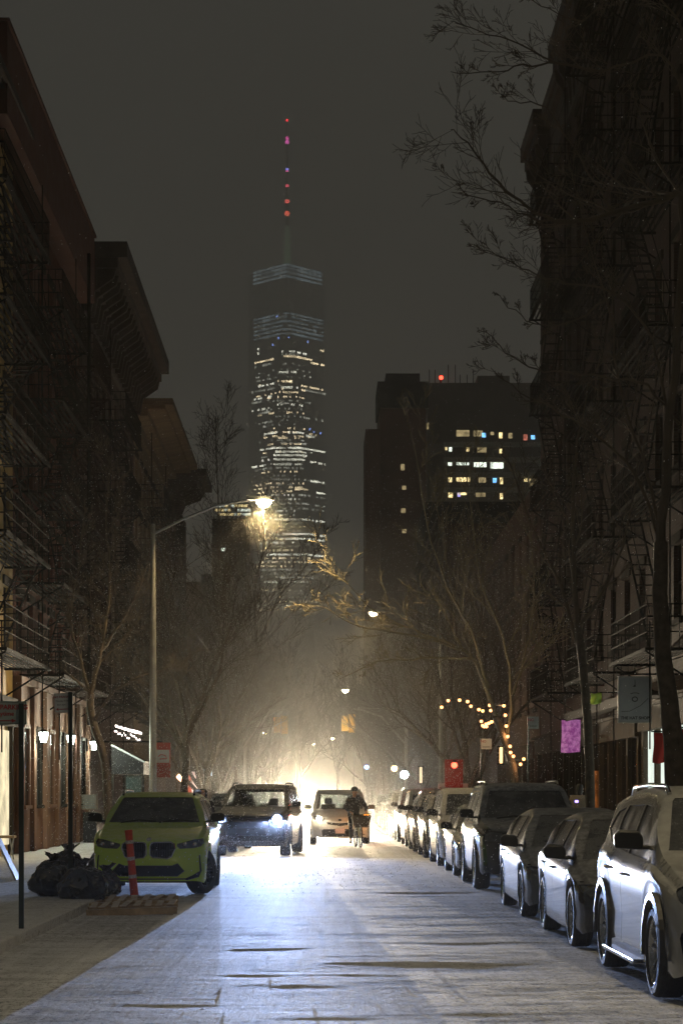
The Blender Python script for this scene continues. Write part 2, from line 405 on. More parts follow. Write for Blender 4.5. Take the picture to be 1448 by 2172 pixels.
def make_car(name, sp):
    root = empty(name); bm = car_body(sp); lay = bm.faces.layers.int.new('region')
    regs = []
    def reg(nm, poly, axis, sgn, mat, depth=.006, wall=None, lab=None): regs.append((nm, poly, axis, sgn, mat, depth, wall or M_black, lab))
    for nm, poly, axis, mode, mat, depth, *lb in sp['regs']:
        lb = lb[0] if lb else None
        if axis == 'side':
            for s in (-1, 1): reg(nm, poly, 'x', s, mat, depth, None, lb)
        else:
            sg = -1 if axis == 'front' else 1
            if mode == 'pair':
                reg(nm, poly, 'y', sg, mat, depth, None, lb); reg(nm, [(-x, z) for x, z in poly][::-1], 'y', sg, mat, depth, None, lb)
            else: reg(nm, poly, 'y', sg, mat, depth, None, lb)
    for i, r in enumerate(regs): cut(bm, lay, i+1, r[1], r[2], r[3])
    bm.verts.ensure_lookup_table(); bm.normal_update(); bm.verts.index_update()
    nor = [v.normal.copy() for v in bm.verts]; co = [v.co.copy() for v in bm.verts]
    groups = {}
    for f in bm.faces: groups.setdefault(f[lay], []).append([v.index for v in f.verts])
    def emit(nm, faces, mats, parent, depth):
        idx = {}; b = MB()
        for f in faces:
            for i in f: idx.setdefault(i, len(idx))
        top = [co[i] for i in idx]
        if depth:
            low = [co[i]-nor[i]*depth for i in idx]
            b.v = [tuple(v) for v in low+top]; n = len(idx); cnt = {}
            for f in faces:
                for k in range(len(f)):
                    e = (f[k], f[(k+1) % len(f)]); cnt[e] = cnt.get(e, 0)+1
            b.f = [tuple(idx[i] for i in f) for f in faces]; b.m = [0]*len(faces)
            for (p, q) in cnt:
                if (q, p) not in cnt: b.f.append((idx[p], idx[p]+n, idx[q]+n, idx[q])); b.m.append(1)
        else: b.v = [tuple(v) for v in top]; b.f = [tuple(idx[i] for i in f) for f in faces]; b.m = [0]*len(faces)
        return b.build(nm, mats, parent, smooth=38)
    emit('body', groups.get(0, []), [sp['paint']], root, 0)
    parts = {}
    for i, r in enumerate(regs):
        if i+1 in groups:
            o = emit(r[0], groups[i+1], [r[4], r[6]], root, r[5]); parts.setdefault(r[0], []).append(o)
            if r[7]: o['label'] = r[7]
    bm.free()
    L, W = sp['L'], sp['W']
    # underbody and wheel wells
    u = MB(); u.bx(-W*.70, W*.70, .25, L-.25, sp['clear']+.03, sp['clear']+.30)
    u.bx(-W*.93, W*.93, sp['wf']+sp['r']*1.25, sp['wr']-sp['r']*1.25, sp['clear']+.02, sp['clear']+.2)
    for yc in (sp['wf'], sp['wr']): u.bx(-W*.93, W*.93, yc-sp['r']*1.22, yc+sp['r']*1.22, sp['r']*2.16, sp['r']*2.20); u.bx(-W*.69, W*.69, yc-.5, yc+.5, sp['clear'], sp['r']*2.2)
    u.build('underbody', M_under, root)
    if not sp.get('see'):
        u = MB(); u.bx(-W*.72, W*.72, sp['cowl'][0]+.5, L-.6, .5, sp['cowl'][1]-.12); u.build('cabin_floor', M_under, root)
    else:
        for sx_ in (-.37, .37):
            q = MB(); q.cbox((sx_, sp['cowl'][0]+1.35, 1.0), (.5, .16, .62), rx=-.2); q.cbox((sx_, sp['cowl'][0]+1.42, 1.42), (.26, .1, .2), rx=-.2); q.build('seat', M_seat, root, bevel=.04)
    # wheels
    for yc, st_ in ((sp['wf'], sp.get('steer', 0)), (sp['wr'], 0)):
        for s in (-1, 1):
            wheel(root, (s*(W-.125+(.012 if st_ == 0 else -.03)), yc, sp['r']), sp['r'], sp.get('tw', .225), s, st_, sp.get('rim', M_rim), sp.get('spokes', 5))
    # mirrors
    cy, cz = sp['cowl']
    for s in (-1, 1):
        q = MB(); n = 10
        prof = [(0, 0), (.24, .015), (.25, .12), (.20, .165), (.03, .155), (0, .1)]
        q.prism([(s*(W*.955+a), cz+.03+b_) for a, b_ in prof], lambda x, z: (x, cy+.42, z), lambda x, z: (W*.955*s+(x-W*.955*s)*.93, cy+.57, z+.006))
        q.bx(min(s*(W*.88), s*(W*.99)), max(s*(W*.88), s*(W*.99)), cy+.47, cy+.53, cz+.03, cz+.07)
        q.build('wing_mirror', sp.get('mirror', M_black), root, smooth=40, bevel=.02)
    # wipers
    q = MB(); 
    for x0 in (-.55, .08): q.tube([(x0, cy-.005, cz+.035), (x0+.3, cy+.07, cz+.075), (x0+.58, cy+.035, cz+.055)], .011, 5)
    q.build('wipers', M_black, root)
    if sp.get('rails'):
        for s in (-1, 1):
            x = s*(sp['roofw']-.06); y0, y1, z0 = sp['rails']
            q = MB(); q.tube([(x, y0, z0-.02), (x, y0+.12, z0+.045), (x, (y0+y1)/2, z0+.06), (x, y1-.12, z0+.045), (x, y1, z0-.03)], .021, 8)
            q.build('roof_rail', sp.get('railmat', M_chrome), root, smooth=50)
    if sp.get('handles'):
        for s in (-1, 1):
            for y, z in sp['handles']:
                q = MB(); q.tube([(s*(W*.985), y, z), (s*(W+.028), y+.03, z), (s*(W+.028), y+.17, z+.004), (s*(W*.985), y+.2, z)], .014, 6); q.build('door_handle', sp.get('handlemat', sp['paint']), root, smooth=50)
    if sp.get('step'):
        for s in (-1, 1):
            q = MB(); q.bx(min(s*(W-.1), s*(W+.08)), max(s*(W-.1), s*(W+.08)), sp['wf']+.55, sp['wr']-.55, sp['clear']+.02, sp['clear']+.06); q.build('side_step', M_chrome, root, bevel=.01)
    return root, parts
def wheel(root, loc, r, tw, s, steer, rimm, spokes):
    t = MB(); h = tw/2; ax = Matrix.Rotation(R(90)*s, 4, 'Y')
    prof = [(r*.70, -h*.82), (r*.80, -h), (r*.92, -h*.97), (r*.985, -h*.78), (r, -h*.5), (r*.986, -h*.46), (r*.986, -h*.38), (r, -h*.34), (r, -h*.05), (r*.985, 0), (r, h*.05), (r, h*.34), (r*.986, h*.38), (r*.986, h*.46), (r, h*.5), (r*.985, h*.78), (r*.92, h*.97), (r*.80, h), (r*.70, h*.82)]
    t.lathe(prof, 40, M=ax, closed=True)
    w = t.build('wheel', M_rubber, root, smooth=35); w.location = loc; w.rotation_euler = (0, 0, steer)
    m = MB(); m.lathe([(r*.71, -h*.8), (r*.73, h*.7), (r*.71, h*.86), (r*.66, h*.80), (r*.62, h*.3), (r*.60, -h*.7)], 40, M=ax)
    m.lathe([(0.001, h*.62), (r*.10, h*.62), (r*.13, h*.5), (r*.13, 0)], 20, M=ax)
    for k in range(spokes):
        for off in (-.11, .11):
            a = 2*math.pi*k/spokes
            def q(rr, ta, dz): 
                v = Vector((rr*math.cos(a)-ta*math.sin(a), rr*math.sin(a)+ta*math.cos(a), dz)); return ax @ v
            o1, o2 = off*r*.45, off*r*1.25; wd = r*.028
            vs = [q(r*.08, o1-wd, h*.5), q(r*.08, o1+wd, h*.5), q(r*.68, o2+wd, h*.78), q(r*.68, o2-wd, h*.78), q(r*.08, o1-wd, h*.25), q(r*.08, o1+wd, h*.25), q(r*.68, o2+wd, h*.5), q(r*.68, o2-wd, h*.5)]
            m.add(vs, [(0,1,2,3),(4,7,6,5),(0,4,5,1),(1,5,6,2),(2,6,7,3),(3,7,4,0)])
    o = m.build('rim', rimm, w, smooth=35)
    d = MB(); d.lathe([(0.001, h*.05), (r*.62, h*.02)], 24, M=ax); d.build('brake_disc', M_under, w)

def paint(name, col, metal=.4, snow=.55, rough=.2): return pm(name, col, rough, metal=metal, var=.03, scale=2, coat=.8, snow=min(1, snow*1.3), spec=.2)
def side_windows(cowl, top, bp, cp, qp, belt, roof, mat=None):
    mat = mat or M_sidegl; cy, cz = cowl; ty, tz = top
    r = [('side_window', [(cy+.42, belt(cy+.42)+.035), (ty+.12, roof-.02), (bp-.03, roof), (bp-.03, belt(bp)+.04)], 'side', 0, mat, .008),
         ('side_window', [(bp+.03, belt(bp)+.04), (bp+.03, roof), (cp-.12, roof-.01), (cp-.02, belt(cp)+.3), (cp-.05, belt(cp)+.045)], 'side', 0, mat, .008)]
    if qp: r.append(('quarter_window', [(cp+.05, belt(cp)+.06), (cp+.02, roof-.03), (qp-.22, roof-.07), (qp, belt(qp)+.16)], 'side', 0, mat, .008))
    return r
def seams(ls): return [('door_seam', [(a[0]-.004, a[1]), (a[0]+.004, a[1]), (b[0]+.004, b[1]), (b[0]-.004, b[1])], 'side', 0, M_under, .006) for a, b in ls]
def windscreen(W, rw, cowl, top, mat=None): 
    return ('windscreen', [(-W*.80, cowl[1]+.035), (W*.80, cowl[1]+.035), (W*.785, cowl[1]+.06), (rw*.90, top[1]-.03), (rw*.86, top[1]-.008), (-rw*.86, top[1]-.008), (-rw*.90, top[1]-.03), (-W*.785, cowl[1]+.06)], 'front', 'one', mat or M_winter, .008)
PLAN = [(0, .80), (.03, .86), (.10, .915), (.25, .955), (.55, .985), (.9, 1), (99, 1)]
def plan(L): return [(0, .80), (.03, .86), (.10, .915), (.25, .955), (.55, .985), (.9, 1), (L-.9, 1), (L-.4, .975), (L-.12, .93), (L, .86)]
M_mesh = pm('grille_mesh', (.006, .006, .006), .7, var=.8, scale=90, bump=.6, bscale=70, spec=.15)
M_plate = pm('licence_plate', (.62, .46, .38), .5, var=.15, scale=25)

# --- compact sport utility (green one and the white one at the right edge)
def suv_spec(paintm, **kw):
    W, L = .945, 4.7
    belt = [(0, .70), (.12, .84), (.5, .93), (1.15, 1.03), (2.5, 1.06), (4.2, 1.14), (4.6, .98), (4.7, .68)]
    bf = lambda y: interp(belt, y)
    sp = dict(L=L, W=W, H=1.67, roofw=.66, prof=[(0, .74), (.03, .84), (.10, .90), (.35, .97), (.8, 1.06), (1.1, 1.11), (1.2, 1.15), (2.05, 1.59), (2.3, 1.645), (2.8, 1.67), (3.4, 1.655), (4.1, 1.57), (4.28, 1.52), (4.6, 1.12), (4.67, .95), (4.7, .72)],
              belt=belt, plan=plan(L), clear=.20, wf=.86, wr=3.72, r=.365, bow=.20, rake=.12, cowl=(1.17, 1.13), paint=paintm,
              rails=(2.2, 4.0, 1.645), handles=[(2.28, .93), (3.28, .96)], tw=.25, spokes=7)
    sp['regs'] = [windscreen(W, .66, (1.17, 1.13), (2.05, 1.585))]+side_windows((1.17, 1.13), (2.05, 1.58), 2.62, 3.55, 4.15, bf, 1.535)
    sp['regs'] += seams([((1.42, .33), (1.36, 1.0)), ((2.62, .33), (2.60, 1.05)), ((3.45, .6), (3.55, 1.1))])
    sp.update(kw); return sp
green = paint('lime_green_paint', (.47, .66, .05), metal=.0, snow=.36)
sp = suv_spec(green, steer=R(-24), rim=M_rimdark, railmat=M_black, rails=(2.15, 4.0, 1.645))
def ring(c, rx, rz, n=24, p=2.0):
    return [(c[0]+rx*math.copysign(abs(math.cos(2*math.pi*i/n))**(2/p), math.cos(2*math.pi*i/n)), c[1]+rz*math.copysign(abs(math.sin(2*math.pi*i/n))**(2/p), math.sin(2*math.pi*i/n))) for i in range(n)]
sp['regs'] += [('headlight', [(.45, .80), (.50, .755), (.72, .765), (.835, .79), (.875, .86), (.85, .915), (.74, .905), (.56, .86), (.46, .835)], 'front', 'pair', M_lampoff, .012),
    ('kidney_grille', [(.03, .80), (.03, .66), (.07, .615), (.30, .60), (.37, .63), (.425, .76), (.415, .83), (.36, .865), (.09, .86), (.045, .845)], 'front', 'pair', M_mesh, .03),
    ('lower_intake', [(-.58, .40), (-.47, .525), (-.38, .49), (.38, .49), (.47, .525), (.58, .40), (.47, .315), (-.47, .315)], 'front', 'one', M_mesh, .04),
    ('corner_intake', [(.73, .64), (.80, .65), (.815, .40), (.70, .33), (.56, .27), (.60, .26), (.82, .30), (.83, .42), (.84, .46), (.80, .66), (.72, .65)][:5]+[(.70, .255), (.83, .31), (.81, .45)][0:0]+[(.62, .25), (.80, .30), (.845, .40), (.82, .655)], 'front', 'pair', M_mesh, .03),
    ('bonnet_badge', ring((0, .905), .04, .03, 14), 'front', 'one', M_chrome, .002),
    ('lower_lip', [(-.62, .285), (.62, .285), (.60, .262), (-.60, .262)], 'front', 'one', M_black, .004)]
gc, gp = make_car('parked_car', sp); gc.location = (-2.74, 32.4, 0)
tag(gc, 'lime green sport utility car parked nose to camera behind the rubbish bags', 'car')
# chrome surround of each kidney, lamp internals
for s in (-1, 1):
    q = MB(); pts = [(.03, .80), (.03, .66), (.07, .615), (.30, .60), (.37, .63), (.425, .76), (.415, .83), (.36, .865), (.09, .86), (.045, .845)]
    def fy(x, z): return (.20*(abs(x)/.945)**2.4+.12*max(0, z-.55)-.03*max(0, 1-abs(z-.42)/.2))-.006
    l = [(s*x, fy(x, z), z) for x, z in pts]; q.tube(l+[l[0], l[1]], .012, 6); q.build('grille_surround', M_chrome, gc, smooth=50)
    q = MB()
    for k in range(9):
        x = .07+k*.038; q.bx(s*x-.004, s*x+.004, fy(x, .74)+.012, fy(x, .74)+.03, .62, .85)
    q.build('grille_bars', M_rimdark, gc)
    for x in (.58, .74):
        q = MB(); q.lathe([(.032, 0), (.030, .012), (.001, .02)], 14, M=Matrix.Translation((s*x, fy(x, .83)+.004, .83)) @ Matrix.Rotation(R(90), 4, 'X')); q.build('lamp_lens', M_chrome, gc, smooth=50)

# --- sedans
def sedan_spec(paintm, **kw):
    W, L = .89, 4.6
    belt = [(0, .50), (.12, .63), (.5, .72), (1.15, .84), (2.5, .90), (3.9, .97), (4.45, .94), (4.6, .62)]
    bf = lambda y: interp(belt, y)
    sp = dict(L=L, W=W, H=1.44, roofw=.57, prof=[(0, .53), (.03, .62), (.12, .68), (.5, .77), (1.0, .86), (1.12, .90), (2.02, 1.36), (2.3, 1.42), (2.7, 1.44), (3.1, 1.41), (3.35, 1.36), (4.0, 1.07), (4.3, 1.05), (4.52, 1.01), (4.57, .92), (4.6, .66)],
              belt=belt, plan=plan(L), clear=.17, wf=.88, wr=3.58, r=.325, bow=.26, rake=.2, cowl=(1.1, .88), paint=paintm, handles=[(2.3, .80), (3.2, .83)], tw=.215)
    sp['regs'] = [windscreen(W, .57, (1.1, .89), (2.02, 1.35))]+side_windows((1.1, .88), (2.02, 1.36), 2.5, 3.4, None, bf, 1.33)
    sp['regs'] += seams([((1.38, .26), (1.34, .82)), ((2.5, .26), (2.48, .9)), ((3.3, .5), (3.4, .94))])
    sp['regs'] += [('headlight', [(.46, .60), (.52, .555), (.72, .575), (.83, .61), (.845, .68), (.74, .69), (.55, .65)], 'front', 'pair', M_lampoff, .01),
        ('grille', [(-.38, .56), (.38, .56), (.33, .485), (-.33, .485)], 'front', 'one', M_mesh, .02), ('lower_intake', [(-.52, .36), (.52, .36), (.47, .25), (-.47, .25)], 'front', 'one', M_mesh, .03),
        ('badge', ring((0, .60), .045, .03, 12), 'front', 'one', M_chrome, .002), ('fog_lamp', ring((.66, .33), .06, .045, 10), 'front', 'pair', M_lampoff, .01)]
    sp.update(kw); return sp
RIGHT = 2.66      # inner flank of the parked row
def place(o, half, d): o.location = (RIGHT+half, d, 0)
# white sport utility at the right edge
white = paint('pearl_white_paint', (.27, .275, .27), metal=.2, snow=.25)
sp = suv_spec(white, clear=.2, step=True, rails=(2.1, 4.1, 1.65), H=1.70, handlemat=M_chrome, spokes=5)
sp['prof'] = [(y, z*1.02 if z > 1.3 else z) for y, z in sp['prof']]
sp['regs'][0] = windscreen(.945, .66, (1.17, 1.13), (2.05, 1.60))
sp['regs'] += [('headlight', ring((.70, .84), .155, .085, 20, 2.4), 'front', 'pair', M_lampoff, .012),
    ('grille', [(-.36, .80), (.36, .80), (.30, .58), (-.30, .58)], 'front', 'one', M_mesh, .02),
    ('corner_intake', [(.70, .52), (.80, .53), (.80, .36), (.60, .36), (.60, .30), (.82, .31), (.845, .52), (.835, .56), (.70, .56)], 'front', 'pair', M_mesh, .03),
    ('lower_intake', [(-.52, .40), (.52, .40), (.48, .28), (-.48, .28)], 'front', 'one', M_mesh, .03)]
ws, _ = make_car('parked_car', sp); place(ws, .945, 15.35)
tag(ws, 'white sport utility car with roof rails and side steps at the right edge', 'car', 'cars parked along the right kerb')
for s in (-1, 1):       # black cladding round the wheel arches
    for yc in (.86, 3.72):
        q = MB(); n = 18; r0, r1 = .365*1.15, .365*1.30
        for k in range(n):
            a0, a1 = math.pi*(-.04+1.08*k/n), math.pi*(-.04+1.08*(k+1)/n)
            for (ra, rb_, xa, xb) in ((r0, r1, .975, .968), (r1, r1+.01, .968, .93), (r0-.02, r0, .93, .975)):
                q.quad((s*xa, yc+math.cos(a0)*ra, .365+math.sin(a0)*ra), (s*xa, yc+math.cos(a1)*ra, .365+math.sin(a1)*ra), (s*xb, yc+math.cos(a1)*rb_, .365+math.sin(a1)*rb_), (s*xb, yc+math.cos(a0)*rb_, .365+math.sin(a0)*rb_))
        q.build('arch_trim', M_black, ws, smooth=40)
silver = paint('silver_paint', (.085, .095, .10), metal=.4, snow=.35)
dk = paint('graphite_paint', (.012, .012, .013), metal=.2, snow=.35)
bl = paint('black_paint', (.010, .011, .013), metal=.1, snow=.22)
sA, _ = make_car('parked_car', sedan_spec(dk)); place(sA, .89, 20.75)
tag(sA, 'dark grey saloon car parked directly behind the white car at the right edge', 'car', 'cars parked along the right kerb')
sB, _ = make_car('parked_car', sedan_spec(silver)); place(sB, .89, 26.1); 
tag(sB, 'silver saloon car parked between the dark grey saloon and the tall black off-roader', 'car', 'cars parked along the right kerb')
# off-roader
def truck_spec(paintm, **kw):
    W, L = .955, 4.85
    belt = [(0, .80), (.1, .96), (.5, 1.04), (1.2, 1.09), (4.4, 1.13), (4.75, 1.05), (4.85, .7)]
    bf = lambda y: interp(belt, y)
    sp = dict(L=L, W=W, H=1.84, roofw=.70, prof=[(0, .86), (.03, 1.0), (.1, 1.07), (.5, 1.13), (1.1, 1.17), (1.2, 1.20), (1.85, 1.71), (2.05, 1.79), (2.6, 1.84), (4.2, 1.82), (4.5, 1.74), (4.75, 1.15), (4.85, .75)],
              belt=belt, plan=plan(L), clear=.27, wf=.92, wr=3.75, r=.40, bow=.14, rake=.05, cowl=(1.18, 1.18), paint=paintm, handles=[(2.3, .98), (3.2, 1.0)], tw=.27, rails=(2.3, 4.3, 1.81), railmat=M_black)
    sp['regs'] = [windscreen(W, .70, (1.18, 1.19), (1.85, 1.70))]+side_windows((1.18, 1.18), (1.85, 1.70), 2.55, 3.5, 4.45, bf, 1.67)
    sp['regs'] += seams([((1.45, .4), (1.4, 1.06)), ((2.55, .4), (2.55, 1.1)), ((3.4, .7), (3.5, 1.1))])
    sp['regs'] += [('headlight', [(.55, .97), (.55, .82), (.83, .84), (.845, .95), (.80, 1.0)], 'front', 'pair', M_lampoff, .012), ('grille', [(-.48, .96), (.48, .96), (.44, .72), (-.44, .72)], 'front', 'one', M_mesh, .03),
        ('lower_intake', [(-.55, .52), (.55, .52), (.5, .38), (-.5, .38)], 'front', 'one', M_mesh, .03)]
    sp.update(kw); return sp
def zs(sp, k):
    for n_ in ('prof', 'belt'): sp[n_] = [(y, z*k if z > .8 else z) for y, z in sp[n_]]
    return sp
olive = paint('charcoal_truck_paint', (.035, .036, .034), metal=.4, snow=.6)
tr, _ = make_car('parked_car', truck_spec(olive)); place(tr, .955, 34.0)
q = MB(); q.prism([(-.30, .72), (.30, .72), (.26, 1.05), (-.26, 1.05)], lambda x, y: (x, y, 1.13), lambda x, y: (x*.9, y+.05, 1.205)); q.build('bonnet_scoop', olive, tr, smooth=30, bevel=.015)
tag(tr, 'tall dark off-roader with a bonnet scoop and snowy roof, parked behind the silver saloon', 'car', 'cars parked along the right kerb')
# the rest of the row, seen almost end-on
def van_spec(paintm, **kw):
    W, L = .985, 5.0
    belt = [(0, .62), (.12, .82), (.5, .93), (1.0, 1.02), (4.5, 1.08), (4.9, 1.0), (5.0, .68)]
    bf = lambda y: interp(belt, y)
    sp = dict(L=L, W=W, H=1.79, roofw=.76, prof=[(0, .66), (.03, .80), (.12, .88), (.5, 1.0), (.95, 1.09), (1.05, 1.13), (1.95, 1.65), (2.3, 1.75), (3.0, 1.79), (4.3, 1.77), (4.65, 1.66), (4.9, 1.15), (5.0, .7)],
              belt=belt, plan=plan(L), clear=.2, wf=.95, wr=3.95, r=.34, bow=.26, rake=.16, cowl=(1.03, 1.11), paint=paintm, handles=[(2.2, .93), (2.75, .95)], tw=.225)
    sp['regs'] = [windscreen(W, .76, (1.03, 1.12), (1.95, 1.645), kw.get('gl'))]+side_windows((1.03, 1.11), (1.95, 1.65), 2.45, 3.5, 4.5, bf, 1.63, kw.get('gl'))
    sp['regs'] += seams([((1.35, .3), (1.3, 1.0)), ((2.45, .3), (2.45, 1.05)), ((3.5, .5), (3.5, 1.08))])
    sp['regs'] += [('headlight', [(.48, .84), (.55, .735), (.80, .76), (.87, .83), (.88, .93), (.78, .93), (.60, .88)], 'front', 'pair', kw.get('hl') or M_lampoff, .012),
        ('grille', [(-.44, .735), (0, .69), (.44, .735), (.40, .655), (.0, .60), (-.40, .655)], 'front', 'one', M_mesh, .02), ('lower_intake', [(-.62, .50), (.62, .50), (.58, .26), (-.58, .26)], 'front', 'one', M_mesh, .03),
        ('badge', ring((0, .80), .06, .035, 14), 'front', 'one', M_chrome, .002)]
    sp.update(kw); return sp
white2 = paint('white_van_paint', (.38, .38, .37), metal=.05, snow=.4)
greyp = paint('mid_grey_paint', (.12, .125, .13), metal=.5, snow=.5)
redp = paint('maroon_paint', (.09, .018, .016), metal=.3, snow=.4)
sC, _ = make_car('parked_car', sedan_spec(silver, rim=M_rimdark)); place(sC, .89, 39.75)
tag(sC, 'low silver saloon car parked between the tall off-roader and the white people carrier', 'car', 'cars parked along the right kerb')
wv, _ = make_car('parked_car', van_spec(white2)); place(wv, .985, 45.2)
tag(wv, 'white people carrier with snow on its bonnet in the right-hand row', 'car', 'cars parked along the right kerb')
s2, _ = make_car('parked_car', suv_spec(greyp, regs=suv_spec(greyp)['regs']+sp['regs'][-4:])); place(s2, .945, 51.2)
tag(s2, 'grey sport utility car right behind the white people carrier in the parked row', 'car', 'cars parked along the right kerb')
row = [(s2, .945, 57.0, 'grey sport utility car two places behind the white people carrier'), (wv, .985, 62.6, 'second white people carrier, farther along the right-hand row'), (tr, .955, 68.6, 'dark off-roader parked behind the farther white people carrier'),
       (sA, .89, 74.5, 'dark grey saloon far along the right-hand row'), (tr, .955, 80.0, 'tall dark off-roader far along the right-hand row'), (s2, .945, 86.0, 'grey sport utility car near the far end of the row'), (sB, .89, 92.0, 'silver saloon near the far end of the row'), (s2, .945, 98.0, 'last grey sport utility car before the junction')]
for o, hw, d, lb in row:
    c = copy_tree(o); place(c, hw, d); tag(c, lb, 'car', 'cars parked along the right kerb')

# --- vehicles on the road with their lamps on
def headlamp(parent, loc, power, col, size=.055, cut_w=.004, yaw=0.0, soft=.012, az=.45):
    """Low-beam lamp: strongest just under the horizon, falling off below it, and much weaker above the cut-off."""
    ld = bpy.data.lights.new('headlight_beam', 'POINT'); ld.energy = power; ld.color = col; ld.shadow_soft_size = 0
    ld.use_nodes = True; t = ld.node_tree; t.nodes.clear(); out = node(t, 'OutputLight'); e = node(t, 'Emission'); t.links.new(e.outputs[0], out.inputs[0])
    c = node(t, 'TexCoord'); s = node(t, 'SeparateXYZ'); t.links.new(c.outputs['Normal'], s.inputs[0])
    dz = s.outputs[2]; fwd = mathn(t, 'MAXIMUM', mathn(t, 'MULTIPLY', s.outputs[1], -1), 0.001)
    side_ = mathn(t, 'DIVIDE', s.outputs[0], fwd)
    up = mathn(t, 'MAXIMUM', dz, 0); dn = mathn(t, 'MAXIMUM', mathn(t, 'MULTIPLY', dz, -1), 0)
    q = mathn(t, 'ADD', dn, soft)
    I = mathn(t, 'MULTIPLY', mathn(t, 'POWER', mathn(t, 'DIVIDE', soft, q), 1.15), mathn(t, 'EXPONENT', mathn(t, 'MULTIPLY', dn, -4)))
    cutoff = mathn(t, 'DIVIDE', 1.0, mathn(t, 'ADD', mathn(t, 'POWER', mathn(t, 'DIVIDE', up, cut_w), 2.0), 1.0)); I = mathn(t, 'MULTIPLY', I, cutoff)
    g2 = mathn(t, 'EXPONENT', mathn(t, 'MULTIPLY', mathn(t, 'POWER', mathn(t, 'DIVIDE', mathn(t, 'ABSOLUTE', side_), mathn(t, 'ADD', mathn(t, 'MULTIPLY', dn, 4), az)), 2.0), -1))
    I = mathn(t, 'MULTIPLY', I, g2); I = mathn(t, 'MULTIPLY', I, mathn(t, 'GREATER_THAN', mathn(t, 'MULTIPLY', s.outputs[1], -1), .02))
    t.links.new(I, e.inputs[1])
    o = bpy.data.objects.new('headlight_beam', ld); C.objects.link(o); o.parent = parent; o.location = loc; o.rotation_euler = (0, 0, yaw)
    return o
M_ledc = em('cool_led_lamp', COOL, 30); M_ledw = em('halogen_lamp', (1, .86, .62), 22); M_amber = em('amber_indicator', (1, .32, .03), 6)
def lens(parent, loc, r, m):
    q = MB(); q.lathe([(r, .01), (r*.9, .028), (r*.5, .04), (.001, .045)], 18, M=Matrix.Translation(loc) @ Matrix.Rotation(R(90), 4, 'X')); return q.build('lamp_lens', m, parent, smooth=60)
# black full-size sport utility
W, L = 1.02, 5.25
belt = [(0, .88), (.1, 1.06), (.5, 1.13), (1.4, 1.18), (4.8, 1.22), (5.1, 1.1), (5.25, .75)]
bf = lambda y: interp(belt, y)
sp = dict(L=L, W=W, H=1.92, roofw=.79, prof=[(0, .92), (.03, 1.07), (.1, 1.14), (.5, 1.20), (1.3, 1.25), (1.42, 1.28), (2.25, 1.79), (2.5, 1.87), (3.1, 1.92), (4.7, 1.90), (4.95, 1.80), (5.15, 1.2), (5.25, .8)],
          belt=belt, plan=plan(L), clear=.25, wf=.98, wr=4.05, r=.41, bow=.16, rake=.06, cowl=(1.38, 1.26), paint=bl, handles=[(2.6, 1.04), (3.6, 1.06)], tw=.29, rim=M_rimdark, see=1, steer=R(6), rails=(2.5, 4.7, 1.89), railmat=M_black)
sp['regs'] = [windscreen(W, .79, (1.38, 1.27), (2.25, 1.78), M_clear), ('rear_window', [(-.68, 1.26), (.68, 1.26), (.62, 1.70), (-.62, 1.70)], 'rear', 'one', M_clear, .006)]+side_windows((1.38, 1.26), (2.25, 1.78), 2.9, 3.9, 4.75, bf, 1.75)
sp['regs'] += seams([((1.7, .4), (1.65, 1.14)), ((2.9, .4), (2.9, 1.18)), ((3.8, .75), (3.9, 1.2))])
sp['regs'] += [('headlight', [(.60, 1.04), (.60, .90), (.88, .92), (.90, 1.02), (.86, 1.07)], 'front', 'pair', M_lampoff, .012), ('grille', [(-.56, 1.03), (.56, 1.03), (.52, .74), (-.52, .74)], 'front', 'one', M_mesh, .03),
    ('lower_intake', [(-.62, .55), (.62, .55), (.56, .40), (-.56, .40)], 'front', 'one', M_mesh, .03)]
bs, _ = make_car('moving_car', sp); bs.location = (-1.86, 53.3, 0); bs.rotation_euler = (0, 0, R(-4.5))
tag(bs, 'large black sport utility car driving towards the camera with bright bluish headlights', 'car')
for s in (-1, 1):
    lens(bs, (s*.74, .03, .975), .125 if s > 0 else .08, M_ledc); headlamp(bs, (s*.74, -.08, .975), 260000 if s > 0 else 60000, COOL, yaw=R(4.5), az=.07 if s > 0 else .12)
    lens(bs, (s*.80, .09, .80), .035, M_ledc)
# white minivan with hazy warm lamps
sp = van_spec(paint('dirty_white_paint', (.45, .43, .39), metal=.05, snow=.3), gl=M_clear, see=1, rails=(2.4, 4.3, 1.765), railmat=M_chrome)
sp['regs'].append(('rear_window', [(-.66, 1.14), (.66, 1.14), (.60, 1.62), (-.60, 1.62)], 'rear', 'one', M_clear, .006))
mv, _ = make_car('moving_car', sp); mv.location = (.66, 66.2, 0)
q = MB(); q.bx(-.155, .155, -.055, -.04, .36, .52); q.build('licence_plate', M_plate, mv)
tag(mv, 'white people carrier driving up behind the cyclist, its headlights glowing warm', 'car')
lens(mv, (-.68, .10, .83), .09, M_ledw); headlamp(mv, (-.68, -.05, .83), 80000, (1, .84, .58), cut_w=.02, az=.12)
lens(mv, (.68, .10, .83), .05, M_ledw); headlamp(mv, (.68, -.05, .83), 40000, (1, .80, .52), cut_w=.02, az=.12)
lens(mv, (.86, .12, .93), .085, M_amber)
ld = bpy.data.lights.new('indicator_light', 'POINT'); ld.energy = 45; ld.color = (1, .34, .05); ld.shadow_soft_size = .05; lo = bpy.data.objects.new('indicator_light', ld); C.objects.link(lo); lo.parent = mv; lo.location = (.95, -.6, .97)
